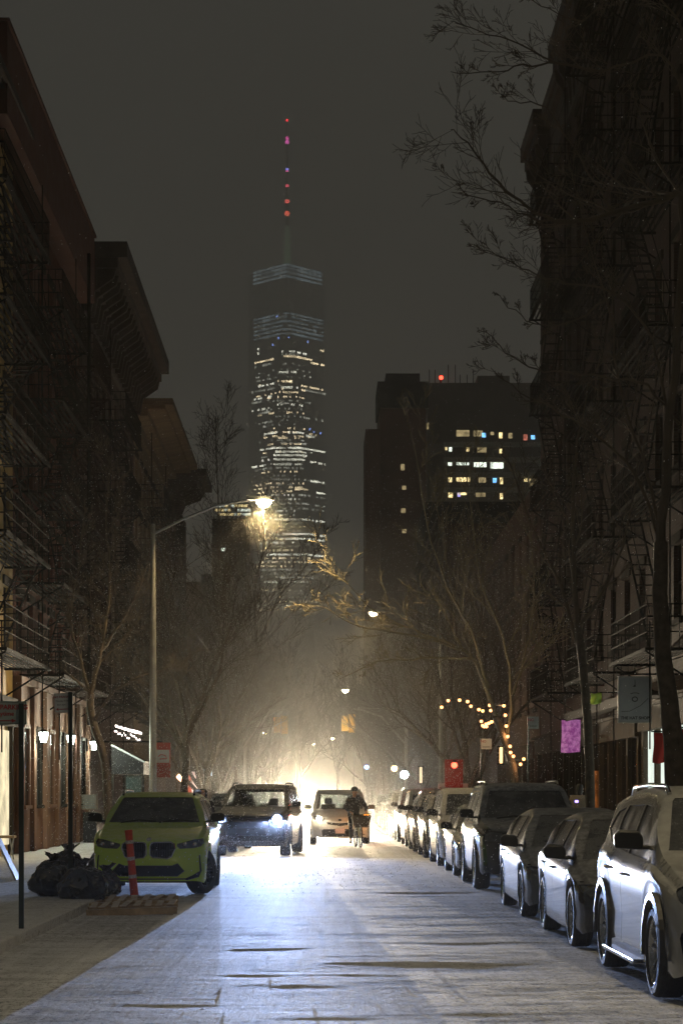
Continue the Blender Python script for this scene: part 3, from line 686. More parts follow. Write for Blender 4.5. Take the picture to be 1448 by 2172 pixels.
# car behind, only its glare shows between the two
fc, _ = make_car('moving_car', sedan_spec(greyp)); fc.location = (-.62, 84, 0)
tag(fc, 'car hidden in the snow glare between the black car and the white people carrier', 'car')
for s in (-1, 1): lens(fc, (s*.68, .12, .63), .08, M_ledw); headlamp(fc, (s*.68, -.05, .66), 230000, (1, .84, .60), cut_w=.075, soft=.05, az=.22)
# cars waiting on the left kerb behind the black one
pk, _ = make_car('parked_car', sedan_spec(paint('rose_beige_paint', (.30, .22, .20), metal=.3, snow=.4))); pk.location = (-2.95, 60.5, 0)
tag(pk, 'pale beige saloon parked on the left kerb, half hidden behind the black car', 'car', 'cars parked along the left kerb')
for o, d, lb in ((s2, 66.5, 'grey sport utility car parked on the left kerb behind the beige saloon'), (sB, 72.5, 'silver saloon parked farther along the left kerb')):
    c = copy_tree(o); c.location = (-2.95, d, 0); tag(c, lb, 'car', 'cars parked along the left kerb')

# ------------------------------------------------------------------ buildings
def win_unit(w, h, frame_m, side, sill=True, bars=1):
    """frame mesh around the origin (opening centre, facade plane x=0, street at -side)."""
    o = -side; f = MB()
    def b(x0, x1, y0, y1, z0, z1): f.bx(min(x0, x1), max(x0, x1), y0, y1, z0, z1)
    t = .07; a, c = -o*.10, -o*.17
    b(a, c, -w/2+.002, -w/2+t, -h/2+.002, h/2-.002); b(a, c, w/2-t, w/2-.002, -h/2+.002, h/2-.002)
    b(a-o*.002, c, -w/2+t, w/2-t, h/2-t, h/2-.002); b(a-o*.002, c, -w/2+t, w/2-t, -h/2+.002, -h/2+t); b(a+o*.004, c, -w/2+t, w/2-t, -t/2, t/2)
    if bars == 2: b(a+o*.002, c, -.02, .02, -h/2+t, h/2-t)
    if sill: b(o*.09, -o*.08, -w/2-.12, w/2+.12, -h/2-.13, -h/2-.003); b(o*.06, -o*.003, -w/2-.14, w/2+.14, h/2+.003, h/2+.22)
    return f
def building(name, label, cat, side, X, d0, d1, top, wallm, cols, floors, z0=4.6, ww=1.0, wh=1.75, frame=None, ground=None, lit=None, group=None, depth=12, end=True, winlist=None, cut_near=False):
    root = empty(name, (X, (d0+d1)/2, 0)); org = root.location.copy(); tag(root, label, cat, group)
    frame = frame or M_frame; fh = (top-1.2-z0)/floors; o = -side
    wins = []
    cw = (d1-d0)/cols
    for r_ in range(floors):
        for c_ in range(cols): wins.append((d0+cw*(c_+.5), z0+fh*(r_+.52), ww, wh))
    ylines = sorted({d0, d1}|{w[0]-w[2]/2 for w in wins}|{w[0]+w[2]/2 for w in wins}); zlines = sorted({0, top}|{w[1]-w[3]/2 for w in wins}|{w[1]+w[3]/2 for w in wins})
    b = MB(); rd = side*.24
    for ya, yb in zip(ylines, ylines[1:]):
        for za, zb in zip(zlines, zlines[1:]):
            cy, cz = (ya+yb)/2, (za+zb)/2
            if any(abs(cy-w[0]) < w[2]/2 and abs(cz-w[1]) < w[3]/2 for w in wins): continue
            b.quad((X, ya, za), (X, yb, za), (X, yb, zb), (X, ya, zb))
    for y, z, w, h in wins:
        a, c, e, f = y-w/2, y+w/2, z-h/2, z+h/2
        b.quad((X, a, e), (X+rd, a, e), (X+rd, a, f), (X, a, f)); b.quad((X, c, e), (X, c, f), (X+rd, c, f), (X+rd, c, e))
        b.quad((X, a, f), (X+rd, a, f), (X+rd, c, f), (X, c, f)); b.quad((X, a, e), (X, c, e), (X+rd, c, e), (X+rd, a, e))
    XB = X+side*depth
    b.quad((X, d0, 0), (XB, d0, 0), (XB, d0, top), (X, d0, top)); b.quad((X, d1, 0), (XB, d1, 0), (XB, d1, top), (X, d1, top))
    b.quad((X, d0, top), (XB, d0, top), (XB, d1, top), (X, d1, top)); b.quad((XB, d0, 0), (XB, d1, 0), (XB, d1, top), (XB, d0, top))
    b.build('wall', wallm, root, org)
    fm = win_unit(ww, wh, frame, side).build('window', frame, root, (0, 0, 0))
    pq = MB(); pq.quad((side*.15, -ww/2, -wh/2), (side*.15, ww/2, -wh/2), (side*.15, ww/2, wh/2), (side*.15, -ww/2, wh/2))
    pn = pq.build('pane', M_pane, fm)
    first = True
    for i, (y, z, w, h) in enumerate(wins):
        if first: wo_ = fm; first = False
        else: wo_ = copy_tree(fm, root)
        wo_.location = (0, y-org.y, z)
        m = (lit or {}).get(i)
        if m:
            ch = wo_.children[0]; me = ch.data.copy(); me.materials.clear(); me.materials.append(m); ch.data = me
    return root
def cornice(root, side, X, d0, d1, zt, h, proj, m, brackets=True, ret=True):
    o = -side; b = MB(); org = root.location
    def bb(xa, xb, ya, yb, za, zb): b.bx(min(xa, xb), max(xa, xb), ya, yb, za, zb)
    bb(X+o*.004, X+o*proj, d0, d1, zt-h*.22, zt); bb(X+o*.004, X+o*proj*.8, d0+.03, d1-.03, zt-h*.36, zt-h*.223); bb(X+o*.004, X+o*proj*.35, d0+.05, d1-.05, zt-h*.60, zt-h*.363); bb(X+o*.004, X+o*.12, d0+.06, d1-.06, zt-h, zt-h*.603)
    if brackets:
        n = int((d1-d0)/.9)
        for i in range(n+1):
            y = d0+.2+(d1-d0-.4)*i/n
            b.prism([(0, zt-h*.37), (proj*.75, zt-h*.37), (proj*.7, zt-h*.5), (proj*.3, zt-h*.68), (proj*.22, zt-h*.95), (0, zt-h*.95)], lambda a, z: (X+o*(a+.005), y-.09, z), lambda a, z: (X+o*(a+.005), y+.09, z))
    return b.build('cornice', m, root, org)
def fire_escape(root, side, X, y0, y1, zs, m, proj=1.1, flip=0):
    o = -side; org = root.location; f = MB(); s = MB()
    X1 = X+o*proj
    for k, z in enumerate(zs):
        n = int((y1-y0)/.16)
        f.bx(min(X+o*.01, X1), max(X+o*.01, X1), y0, y0+.05, z-.06, z); f.bx(min(X+o*.01, X1), max(X+o*.01, X1), y1-.05, y1, z-.06, z)
        f.bx(min(X1, X1+o*.05), max(X1, X1+o*.05), y0, y1, z-.08, z)
        for i in range(8):                                        # slatted floor
            xx = X+o*(.1+(proj-.15)*i/7); f.bx(xx-.03, xx+.03, y0+.05, y1-.05, z-.025, z-.005)
        for zr in (.35, .68, .95):
            f.tube([(X+o*.02, y0+.02, z+zr), (X1, y0+.02, z+zr), (X1, y1-.02, z+zr), (X+o*.02, y1-.02, z+zr)], .016, 5)
        for i in range(n+1):
            y = y0+.02+(y1-y0-.04)*i/n; f.tube([(X1, y, z), (X1, y, z+.95)], .009, 4, cap=False)
        for i in range(6):
            xx = X+o*(.05+(proj-.05)*i/6)
            for yy in (y0+.02, y1-.02): f.tube([(xx, yy, z), (xx, yy, z+.95)], .009, 4, cap=False)
        for yy in (y0+.3, y1-.3): f.tube([(X+o*.01, yy, z-.75), (X1, yy, z-.05)], .022, 5)
        if k < len(zs)-1:                                         # stair to the next platform
            z2 = zs[k+1]; xa, xb = X+o*proj*.45, X+o*proj*.85
            ya, yb = (y0+.7, y1-.6) if (k+flip) % 2 == 0 else (y1-.7, y0+.6)
            for xx in (xa, xb): s.tube([(xx, ya, z), (xx, yb, z2)], .028, 5); s.tube([(xx, ya, z+.8), (xx, yb, z2+.8)], .014, 4)
            for i in range(1, 13):
                t = i/13; yy, zz = lerp(ya, yb, t), lerp(z, z2, t); s.bx(min(xa, xb), max(xa, xb), yy-.07, yy+.07, zz-.01, zz+.01)
    yy = y0+.35                                                   # drop ladder
    for xx in (X+o*proj*.9, X+o*proj*.5): s.tube([(xx, yy, zs[0]-2.2), (xx, yy, zs[-1]+3.2 if xx == X+o*proj*.5 else zs[0]+.6)], .018, 5)
    fe = f.build('fire_escape', m, root, org); s.build('ladder', m, fe, org)
    return fe

# ---- left side
XL = -7.7
def fl(z0, top, n): fh = (top-1.2-z0)/n; return [z0+fh*k+.12 for k in range(n)]
b0 = building('brick_building', 'ochre painted tenement at the left edge with an iron fire escape', 'building', -1, XL, 39.0, 50.9, 18.2, M_yellow, 6, 5, lit={})
fire_escape(b0, -1, XL, 42.5, 49.5, fl(4.6, 18.2, 5), M_iron)
cornice(b0, -1, XL, 39.0, 50.85, 18.25, .9, .55, M_trim)
q = MB(); q.bx(XL-.02, XL+.03, 45.3, 50.2, .4, 3.2); q.build('shop_window', em('cream_lit_shopfront', (1, .86, .55), .9, .3, 1.5), b0, b0.location)
q = MB()
for y in (45.2, 47.6, 50.2): q.bx(XL+.003, XL+.12, y-.09, y+.09, .14, 3.5)
q.bx(XL+.003, XL+.2, 45.0, 50.5, 3.3, 4.0); q.build('shopfront_frame', M_frame, b0, b0.location)
b1 = building('brick_building', 'red brick tenement on the left with a smooth oxblood parapet and brown ground floor', 'building', -1, XL, 51.0, 65.0, 17.6, M_brickred, 7, 5, lit={12: M_panedim, 20: M_panedim, 27: M_panewarm})
q = MB(); q.bx(XL-.6, XL+.50, 46.8, 64.9, 17.35, 19.45); q.bx(XL-.6, XL+.56, 46.7, 64.95, 19.45, 19.53); q.build('parapet', M_redtrim, b1, b1.location)
fire_escape(b1, -1, XL, 52.0, 57.5, fl(4.6, 17.6, 5), M_iron); fire_escape(b1, -1, XL, 59.2, 64.2, fl(4.6, 17.6, 5), M_ironred, flip=1)
# brown stucco ground floor with tall dark windows, pilasters, panels
q = MB(); q.bx(XL+.003, XL+.10, 50.95, 66.9, .14, 4.45); q.bx(XL+.003, XL+.22, 50.95, 66.9, 4.45, 4.62); gf = q.build('ground_floor_front', M_stucco, b1, b1.location)
for i, y in enumerate((52.3, 54.6, 57.2, 59.6, 62.3, 64.8)):
    q = MB(); yy0, yy1 = y-.45, y+.45
    q.bx(XL+.10, XL+.17, yy0-.1, yy0, 1.35, 3.35); q.bx(XL+.10, XL+.17, yy1, yy1+.1, 1.35, 3.35); q.bx(XL+.10, XL+.18, yy0-.1, yy1+.1, 3.35, 3.45); q.bx(XL+.10, XL+.22, yy0-.16, yy1+.16, 1.26, 1.35)
    w_ = q.build('tall_window', M_frame if i % 2 else M_stucco, b1, b1.location)
    q = MB(); q.bx(XL+.101, XL+.115, yy0, yy1, 1.35, 3.35); q.build('pane', M_pane, w_, b1.location)
    q = MB(); q.bx(XL+.10, XL+.13, yy0+.1, yy1-.1, .5, 1.05); q.build('wall_panel', M_stucco, b1, b1.location, bevel=.01)
for y in (51.1, 53.45, 55.9, 58.4, 61.0, 63.5, 66.0):
    q = MB(); q.bx(XL+.10, XL+.22, y-.2, y+.2, .14, 4.44); q.build('pilaster', M_stucco, b1, b1.location, bevel=.012)
M_lampw = em('lantern_glow', (.86, 1.0, .90), 14)
def wall_lantern(px, py, d, lab):
    loc = Vector((XL+.42, d, H+(HY-py)*d/F)); r_ = empty('wall_lantern', (XL+.22, d, loc.z)); tag(r_, lab, 'lantern', 'lanterns on the brown ground floor')
    q = MB(); q.bx(-.12, .01, -.05, .05, -.2, .2); q.tube([(0, 0, -.12), (.1, 0, -.2), (.2, 0, -.16)], .012, 5); q.build('bracket', M_iron, r_)
    q = MB(); q.lathe([(.07, -.16), (.13, .09), (.12, .11), (.0, .11)], 8, M=Matrix.Translation((.2, 0, 0))); q.build('lamp_glass', M_lampw, r_)
    q = MB(); q.lathe([(.14, .115), (.07, .17), (.015, .19), (.0, .23)], 8, M=Matrix.Translation((.2, 0, 0))); q.build('cap', M_iron, r_)
    ld = bpy.data.lights.new('lantern_light', 'POINT'); ld.energy = 150; ld.color = (.88, 1, .82); ld.shadow_soft_size = .09; lo = bpy.data.objects.new('lantern_light', ld); C.objects.link(lo); lo.parent = r_; lo.location = (.36, -.05, -.1)
wall_lantern(66, 1562, 53.5, 'glaring wall lantern nearest the left edge of the photo')
wall_lantern(134, 1568, 59.4, 'glaring wall lantern in the middle, just left of the tall parking sign post')
wall_lantern(190, 1580, 65.4, 'glaring wall lantern farthest right, beside the leaning tree')
b2 = building('brick_building', 'dark brick tenement on the left with a huge overhanging bracketed cornice', 'building', -1, XL, 67.0, 84.0, 17.9, M_brickdark, 8, 5, lit={18: M_panedim})
b2_fill = MB(); b2_fill.bx(XL-9, XL+.02, 65.05, 66.95, 0, 17.9); b2_fill.build('side_wall', M_brickdark, b2, b2.location)
cornice(b2, -1, XL, 65.3, 83.5, 19.45, 2.3, 1.5, M_trim); fire_escape(b2, -1, XL, 69, 75, fl(4.6, 17.9, 5), M_iron)
b3 = building('brick_building', 'tan brick tenement on the left seen beyond the street lamp pole', 'building', -1, XL, 84.1, 101.5, 17.2, M_bricktan, 8, 5, lit={6: M_panedim, 22: M_panedim})
cornice(b3, -1, XL, 84.2, 101.2, 18.1, 1.2, 1.6, M_bricktan, brackets=False); fire_escape(b3, -1, XL, 86, 91.5, fl(4.6, 17.2, 5), M_iron); fire_escape(b3, -1, XL, 94, 99.5, fl(4.6, 17.2, 5), M_iron)
b4 = building('brick_building', 'short dark brick house ending the block on the left', 'building', -1, XL, 101.6, 117, 17.3, M_brickdark, 6, 5)
cornice(b4, -1, XL, 101.8, 107.5, 18.0, 1.6, 2.0, M_trim)
# ---- right side
XR = 8.2
a0 = building('brick_building', 'very dark tall tenement filling the right edge above the hat shop', 'building', 1, XR, 30.0, 60.5, 30.5, M_brickdark, 12, 7, z0=4.7, lit={9: M_panedim, 30: M_panedim, 31: M_panedim, 52: M_panewarm})
fire_escape(a0, 1, XR, 44.0, 49.5, fl(4.7, 30.5, 7), M_iron); fire_escape(a0, 1, XR, 52.5, 58.5, fl(4.7, 30.5, 7), M_iron, flip=1)
a1 = building('brick_building', 'dark brick tenement with a stepped overhanging cornice at the right', 'building', 1, XR, 60.6, 75.4, 25.2, M_brickdark, 6, 6, z0=4.7, lit={16: M_panedim})
cornice(a1, 1, XR, 71.0, 75.4, 25.65, 2.4, .75, M_trim); cornice(a1, 1, XR, 66.4, 70.9, 25.7, 2.0, .45, M_trim, brackets=False); cornice(a1, 1, XR, 60.7, 66.3, 26.1, 2.4, .75, M_trim)
fire_escape(a1, 1, XR, 63, 68.5, fl(4.7, 25.2, 6), M_iron); 
a2 = building('brick_building', 'low brown brick building beyond the tall tenements on the right', 'building', 1, XR, 75.6, 117, 13.5, M_brickbrown, 14, 3, z0=4.4, lit={5: M_panedim, 17: M_panedim, 30: M_panedim})
# storefronts on the right
def shopfront(root, side, X, d0, d1, z1, m, glassm, pil=2.2):
    o = -side; n = max(1, round((d1-d0)/pil)); org = root.location; q = MB()
    def bb(q, xa, xb, *a): q.bx(min(xa, xb), max(xa, xb), *a)
    for i in range(n+1):
        y = d0+(d1-d0)*i/n; bb(q, X+o*.003, X+o*.16, y-.13, y+.13, .14, z1)
    bb(q, X+o*.003, X+o*.12, d0+.13, d1-.13, .14, .65); bb(q, X+o*.003, X+o*.26, d0-.15, d1+.15, z1, z1+.55); bb(q, X+o*.003, X+o*.38, d0-.15, d1+.15, z1+.55, z1+.63)
    f = q.build('shopfront', m, root, org)
    for i in range(n):
        a, b = d0+(d1-d0)*i/n+.13, d0+(d1-d0)*(i+1)/n-.13; q = MB(); bb(q, X+o*.004, X+o*.04, a, b, .65, z1); q.build('shop_window', glassm, f, org)
    return f
M_bronze = pm('brushed_bronze_panel', (.07, .055, .04), .9, var=.2, scale=3, spec=.08)
shopfront(a0, 1, XR, 46.8, 50.6, 3.2, M_bronze, em('white_lit_shop_window', (.90, 1, .88), 1.0, .12, 1.2), 1.9)
shopfront(a0, 1, XR, 36.0, 46.4, 3.2, M_frame, em('white_lit_display', (.86, .97, .86), .6, .2, 1.2), 2.4)
shopfront(a0, 1, XR, 51.4, 60.2, 3.1, M_bronze, M_pane, 1.7)
shopfront(a1, 1, XR, 60.8, 75, 3.1, M_frame, M_pane, 1.6)
shopfront(a2, 1, XR, 76, 92, 3.0, M_brickbrown, M_pane, 2.4)
q = MB(); q.bx(XR-.9, XR-.39, 45.5, 60.3, 3.86, 3.95); q.bx(XR-.95, XR-.88, 45.5, 60.3, 3.80, 4.02); q.build('canopy', M_frame, a0, a0.location)
# warm wall behind the tree: glowing vertical sconce
def glowbox(name, lab, cat, c, sz, m, group=None):
    q = MB(); q.cbox((0, 0, 0), sz); o = q.build(name, [m], bevel=min(sz)*.2); o.location = c; tag(o, lab, cat, group); return o

# far side of the junction: both rows go on
for side, X, d0, d1, top, m, lab in ((-1, XL, 132, 158, 15.5, M_brickbrown, 'brown brick building beyond the junction on the left'), (-1, XL, 158.2, 190, 17, M_brickred, 'red brick building farther beyond the junction on the left'),
        (1, XR, 132, 165, 19.3, M_brickdark, 'dark brick building beyond the junction on the right'), (1, XR, 165.2, 200, 15, M_brickred, 'red brick building farther beyond the junction on the right')):
    b = building('brick_building', lab, 'building', side, X, d0, d1, top, m, 8, 4, lit={3: M_panewarm, 11: M_panedim, 17: M_panewarm})
    cornice(b, side, X, d0, d1, top+.5, 1.1, .6, M_trim, brackets=False)

# ------------------------------------------------------------------ far apartment blocks on the right
def slab_block(name, lab, x0, x1, ytop, d, dep, m, extra=None):
    a, b = P(x0, ytop, d), P(x1, ytop, d); r_ = empty(name, ((a.x+b.x)/2, d, 0)); tag(r_, lab, 'building'); q = MB(); q.bx(a.x, b.x, d, d+dep, 0, a.z); q.build('wall', m, r_, r_.location); return r_
def lit_panes(r_, wins, d, off=.12):
    """wins: (x0, x1, y0, y1, material) in photo pixels on the face at distance d."""
    for x0, x1, y0, y1, m in wins:
        x0 -= .6; x1 += .6; y0 -= .6; y1 += .8
        a, b = P(x0, y1, d), P(x1, y0, d); q = MB(); q.bx(a.x, b.x, d-off, d-.02, a.z, b.z); q.build('window', m, r_, r_.location)
M_conc = pm('far_concrete', (.10, .09, .08), .9, var=.2, scale=.3); M_fbrick = pm('far_brick', (.11, .06, .045), .9, var=.2, scale=.3); M_fdark = pm('far_dark_brick', (.03, .028, .026), .9, scale=.3)
def L(name, col, s): return em(name, col, s, .55, .9)
Wy, Ww, Wb, Wd, Wr = L('far_yellow_window', (1, .78, .36), 1.4), L('far_white_window', (.9, 1, .85), 1.4), L('far_blue_window', (.2, .55, 1), 1.6), L('far_dim_window', (.9, .7, .35), .35), L('far_red_window', (1, .3, .2), .6)
D1 = 400
f1 = slab_block('apartment_block', 'wide far apartment block with rows of lit windows behind the bare trees', 906, 1190, 812, D1, 20, M_conc)
q = MB(); a, b = P(1012, 797, D1+3), P(1080, 812, D1+3); q.bx(a.x, b.x, D1+3, D1+12, b.z-2, a.z); q.build('roof_house', M_conc, f1, f1.location)
q = MB()
for y in (944, 976, 1008, 1040): a, b = P(940, y+5, D1), P(1160, y-5, D1); q.bx(a.x, b.x, D1-.9, D1-.02, a.z, b.z)
q.build('floor_bands', pm('far_pale_band', (.22, .21, .18), .9), f1, f1.location)
wr = random.Random(5); wl = [(968, 994, 913, 925, Wd), (1004, 1022, 914, 925, Wd), (1022, 1029, 919, 927, Wb), (1040, 1046, 917, 922, Wd), (1058, 1064, 918, 929, Wy), (1078, 1085, 919, 929, Wd), (1110, 1117, 922, 933, Wr), (1126, 1133, 924, 931, Wb),
    (944, 947, 946, 954, Wy), (952, 957, 946, 957, Ww), (989, 994, 948, 957, Wy), (1012, 1030, 950, 959, Wd), (1059, 1063, 953, 961, Wy), (1147, 1150, 957, 961, Wb),
    (950, 957, 980, 987, Ww), (968, 994, 976, 986, Ww), (1005, 1030, 977, 990, Ww), (1011, 1014, 981, 985, Wr), (1040, 1066, 980, 993, Ww), (1146, 1150, 985, 997, Ww),
    (951, 957, 1009, 1022, Wy), (968, 995, 1010, 1021, Wy), (1015, 1029, 1013, 1023, Wd), (1045, 1052, 1015, 1023, Wb), (1060, 1065, 1014, 1026, Wy), (1111, 1117, 1015, 1021, Wy), (1122, 1138, 1016, 1025, Wd), (1124, 1128, 1018, 1030, Wy),
    (951, 959, 1041, 1055, Wy), (970, 988, 1041, 1049, Wy), (970, 975, 1045, 1053, L('far_violet_window', (.5, .45, 1), 1.0)), (1009, 1028, 1046, 1053, Wd), (1060, 1065, 1047, 1058, Wy), (1130, 1137, 1050, 1060, Wy), (905, 908, 898, 910, Wd)]
lit_panes(f1, wl, D1)
q = MB()
for x in (910, 922, 933, 950, 965, 975, 990, 1003):
    a = P(x, 812, D1+5); q.tube([a-Vector((0, 0, 1)), a+Vector((0, 0, 1.6+(x % 3)))], .12, 4)
q.tube([P(935, 812, D1+5), P(935, 800, D1+5)], .15, 4); q.build('roof_antenna', M_fdark, f1, f1.location)
bl_ = MB(); bl_.lathe([(.001, -.4), (.3, -.3), (.4, 0), (.3, .3), (.001, .4)], 10, M=Matrix.Translation(P(935, 801, D1+4))); o = bl_.build('beacon', em('red_beacon', (1, .03, .015), 12), f1, f1.location)
f2 = slab_block('apartment_block', 'narrow far brick tower with a dark water tank top behind the trees', 805, 903, 812, 380, 18, M_fbrick)
q = MB(); a, b = P(805, 866, 380), P(903, 810, 380); q.bx(a.x-.4, b.x+.4, 379.6, 395, a.z, b.z); q.build('top_storey', M_fdark, f2, f2.location)
q = MB(); a, b = P(818, 812, 384), P(890, 792, 384); q.bx(a.x, b.x, 384, 392, a.z, b.z); q.build('roof_house', M_fdark, f2, f2.location)
lit_panes(f2, [(850, 857, 985, 997, Wd), (853, 860, 1031, 1038, Wd), (851, 859, 1079, 1087, Wd), (853, 861, 1123, 1130, Wd)], 380)
f3 = slab_block('apartment_block', 'lower far brick block at the left foot of the narrow tower', 775, 804.5, 910, 376, 18, M_fbrick)
# dark roof in the middle distance on the right
f4 = slab_block('warehouse', 'long dark flat-roofed building under the lit apartment block', 902, 1180, 1064, 230, 20, M_fdark)
# left of the tower: office block with lit rows
f5 = slab_block('office_block', 'far office block with yellowish lit rows behind the street lamp arm', 452, 532, 1066, 800, 30, M_conc)
wl = []
for k, y in enumerate((1071, 1080, 1089)):
    for i in range(11): 
        if wr.random() < .85: wl.append((456+i*7, 461+i*7, y, y+4, Wy if wr.random() < .6 else Ww))
lit_panes(f5, wl, 800)
f6 = slab_block('brick_house', 'dark block with a few lit windows under the far office block', 450, 523, 1100, 300, 15, M_fdark)
lit_panes(f6, [(470, 478, 1163, 1168, Ww), (523, 532, 1265, 1280, Wd)][:1], 300)

# ------------------------------------------------------------------ the tower in the haze
D = 1620.0; cxT = (609-CX)*D/F; cyT = D
tw = empty('skyscraper', (cxT, cyT, 0)); tag(tw, 'very tall tapering glass tower fading into low cloud with a lit spire', 'skyscraper')
hb, ht, zb_, zt_ = 30.5, 30.5, 0, 417
base = [(-hb, -hb), (hb, -hb), (hb, hb), (-hb, hb)]; top = [(0, -ht), (ht, 0), (0, ht), (-ht, 0)]
vs = [(x, y, zb_) for x, y in base]+[(x, y, zt_) for x, y in top]
q = MB(); q.add(vs, [(0, 1, 4), (1, 2, 5), (2, 3, 6), (3, 0, 7), (1, 5, 4), (2, 6, 5), (3, 7, 6), (0, 4, 7), (4, 5, 6, 7)])
q.build('facade', pm('tower_glass', (.42, .44, .47), .25, metal=1, var=.15, scale=.05), tw)
q = MB(); q.lathe([(12, 417), (12, 421), (9, 421), (9, 424), (2.4, 424), (1.5, 455), (1.0, 500), (.4, 541)], 10); q.build('spire', M_fdark, tw)
TB = {'w': em('tower_white_light', (1, 1, .80), 5, .6, .12), 'y': em('tower_warm_light', (1, .80, .48), 6, .6, .12), 'b': em('tower_blue_light', (.25, .4, 1), 6), 'd': em('tower_dim_light', (.55, .72, .8), .55, .5, .1), 'f': em('tower_faint_light', (.85, .85, .7), 1.6, .7, .1)}
def tower_point(px, z):
    """Where the sight line through photo column px meets the tower's skin at height z (front half)."""
    t = z/417; pts = []
    for k in range(4):
        b0_, b1_ = base[k], base[(k+1) % 4]; a_ = top[k]; a2_ = top[(k+1) % 4]
        # horizontal section: an octagon of points on the slanted edges
        pts.append((lerp(b0_[0], a_[0], t), lerp(b0_[1], a_[1], t))); pts.append((lerp(b1_[0], a_[0], t), lerp(b1_[1], a_[1], t)))
    dirx = (px-CX)/F; best = None
    for k in range(8):
        (x1, y1), (x2, y2) = pts[k], pts[(k+1) % 8]
        # ray X = dirx*Y ; X = cxT + x, Y = cyT + y
        f1_, f2_ = cxT+x1-dirx*(cyT+y1), cxT+x2-dirx*(cyT+y2)
        if f1_*f2_ <= 0 and abs(f1_-f2_) > 1e-9:
            s_ = f1_/(f1_-f2_); x, y = lerp(x1, x2, s_), lerp(y1, y2, s_)
            if best is None or y < best[1]: best = (x, y)
    return best
def band(y, x0, x1, m, hgt=1.6, dens=.9, wpx=3.0, step=4.2, sd=0):
    q = MB(); r_ = random.Random(int(y*7)+sd+int(x0)); z = H+(HY-y)*D/F; x = x0; n = 0
    while x < x1-1:
        if r_.random() < dens:
            a, b = tower_point(x, z), tower_point(min(x+wpx, x1), z)
            if a and b:
                e = .5; hh = hgt*(.7+.5*r_.random()); q.quad((a[0], a[1]-e, z-hh/2), (b[0], b[1]-e, z-hh/2), (b[0], b[1]-e, z+hh/2), (a[0], a[1]-e, z+hh/2)); n += 1
        x += step
    if n: q.build('lit_window_row', TB[m], tw)
for y in (582, 589, 597, 606): band(y, 537, 683, 'd', 2.0, .97, 8, 9)
for y in (684, 691, 700, 709, 717, 726): band(y, 538, 686, 'd', 1.7, .95, 8, 9)
for x, y in ((587, 688), (590, 734), (612, 734), (653, 736), (578, 746), (657, 921), (666, 925), (680, 925)): band(y, x-1, x+2, 'b', 1.6, 1, 2.4, 4)
for y, x0, x1, m, de in ((748, 546, 551, 'w', 1), (757, 546, 551, 'w', 1), (748, 680, 688, 'y', 1), (763, 597, 650, 'w', .6), (769, 597, 640, 'f', .6), (776, 540, 580, 'y', .9), (773, 597, 662, 'y', .85), (779, 660, 688, 'y', .95), (785, 540, 575, 'f', .8), (789, 600, 640, 'f', .5), (806, 592, 630, 'w', .8), (810, 640, 660, 'f', .6),
        (828, 548, 590, 'w', .6), (826, 600, 625, 'y', .7), (832, 640, 690, 'y', .7), (838, 534, 582, 'f', .8), (838, 596, 632, 'w', .7), (840, 645, 690, 'f', .8), (848, 592, 635, 'y', .85), (854, 535, 575, 'w', .5), (861, 534, 590, 'f', .6), (871, 592, 612, 'f', .9), (878, 534, 575, 'w', .6), (886, 548, 575, 'f', .8),
        (898, 640, 690, 'f', .4), (908, 536, 580, 'f', .4), (916, 540, 620, 'f', .4), (932, 560, 596, 'w', .8), (932, 612, 645, 'w', .85), (936, 650, 668, 'w', 1), (943, 590, 612, 'y', 1), (943, 616, 636, 'y', .6), (954, 592, 650, 'f', .6), (964, 552, 690, 'w', .85), (972, 580, 650, 'w', .9), (970, 655, 690, 'w', .6), (979, 580, 650, 'w', .95), (987, 555, 590, 'w', .5), (988, 580, 648, 'w', .95), (990, 655, 690, 'w', .5),
        (998, 534, 560, 'w', .8), (998, 580, 640, 'w', .95), (1006, 540, 650, 'f', .4), (1030, 655, 690, 'w', .9), (1040, 590, 620, 'f', .4), (1050, 625, 655, 'y', .95), (1053, 672, 690, 'w', .9), (1062, 600, 690, 'f', .3), (1080, 560, 690, 'f', .6), (1090, 545, 690, 'f', .4), (1113, 570, 690, 'w', .55), (1122, 580, 640, 'f', .5), (1143, 570, 690, 'w', .7), (1153, 572, 690, 'w', .9), (1163, 545, 690, 'f', .4), (1186, 562, 690, 'w', .85), (1200, 540, 690, 'f', .4), (1217, 548, 690, 'f', .75), (1232, 545, 690, 'f', .4), (1243, 548, 650, 'f', .5), (1262, 540, 690, 'f', .5), (1275, 545, 690, 'f', .4), (1295, 540, 690, 'f', .3)):
    band(y, x0, x1, m, 1.5, de)
rt_ = random.Random(8)
for k in range(62):
    yy_ = 800+k*8.2; x_ = 536+rt_.uniform(0, 35); band(yy_, x_, x_+rt_.uniform(70, 115), rt_.choice('ffyyw'), 1.3, .32+.004*k, 2.4, 4.3, sd=k)
for y, col, sz, st in ((255, (1, .03, .05), 1.5, 10), (293, (1, .12, .5), 1.9, 4), (301, (1, .15, .6), 2.3, 4), (359, (.3, .3, 1), 2.0, 4.5), (363, (1, .15, .4), 1.8, 4), (394, (1, .12, .18), 2.3, 4), (427, (1, .14, .12), 2.8, 4), (452, (1, .15, .09), 3.1, 4), (458, (1, .2, .1), 2.2, 4)):
    z = H+(HY-y)*D/F; q = MB(); q.lathe([(sz*.45, z-sz*.7), (sz*.7, z), (sz*.25, z+sz*.8)], 8); q.build('spire_light', em('spire_light_%d' % y, col, st), tw)
q = MB(); q.lathe([(3.6, 424.2), (2.4, 436), (1.6, 456)], 10); q.build('spire_base_glow', em('green_spire_glow', (.35, .55, .33), .30), tw)

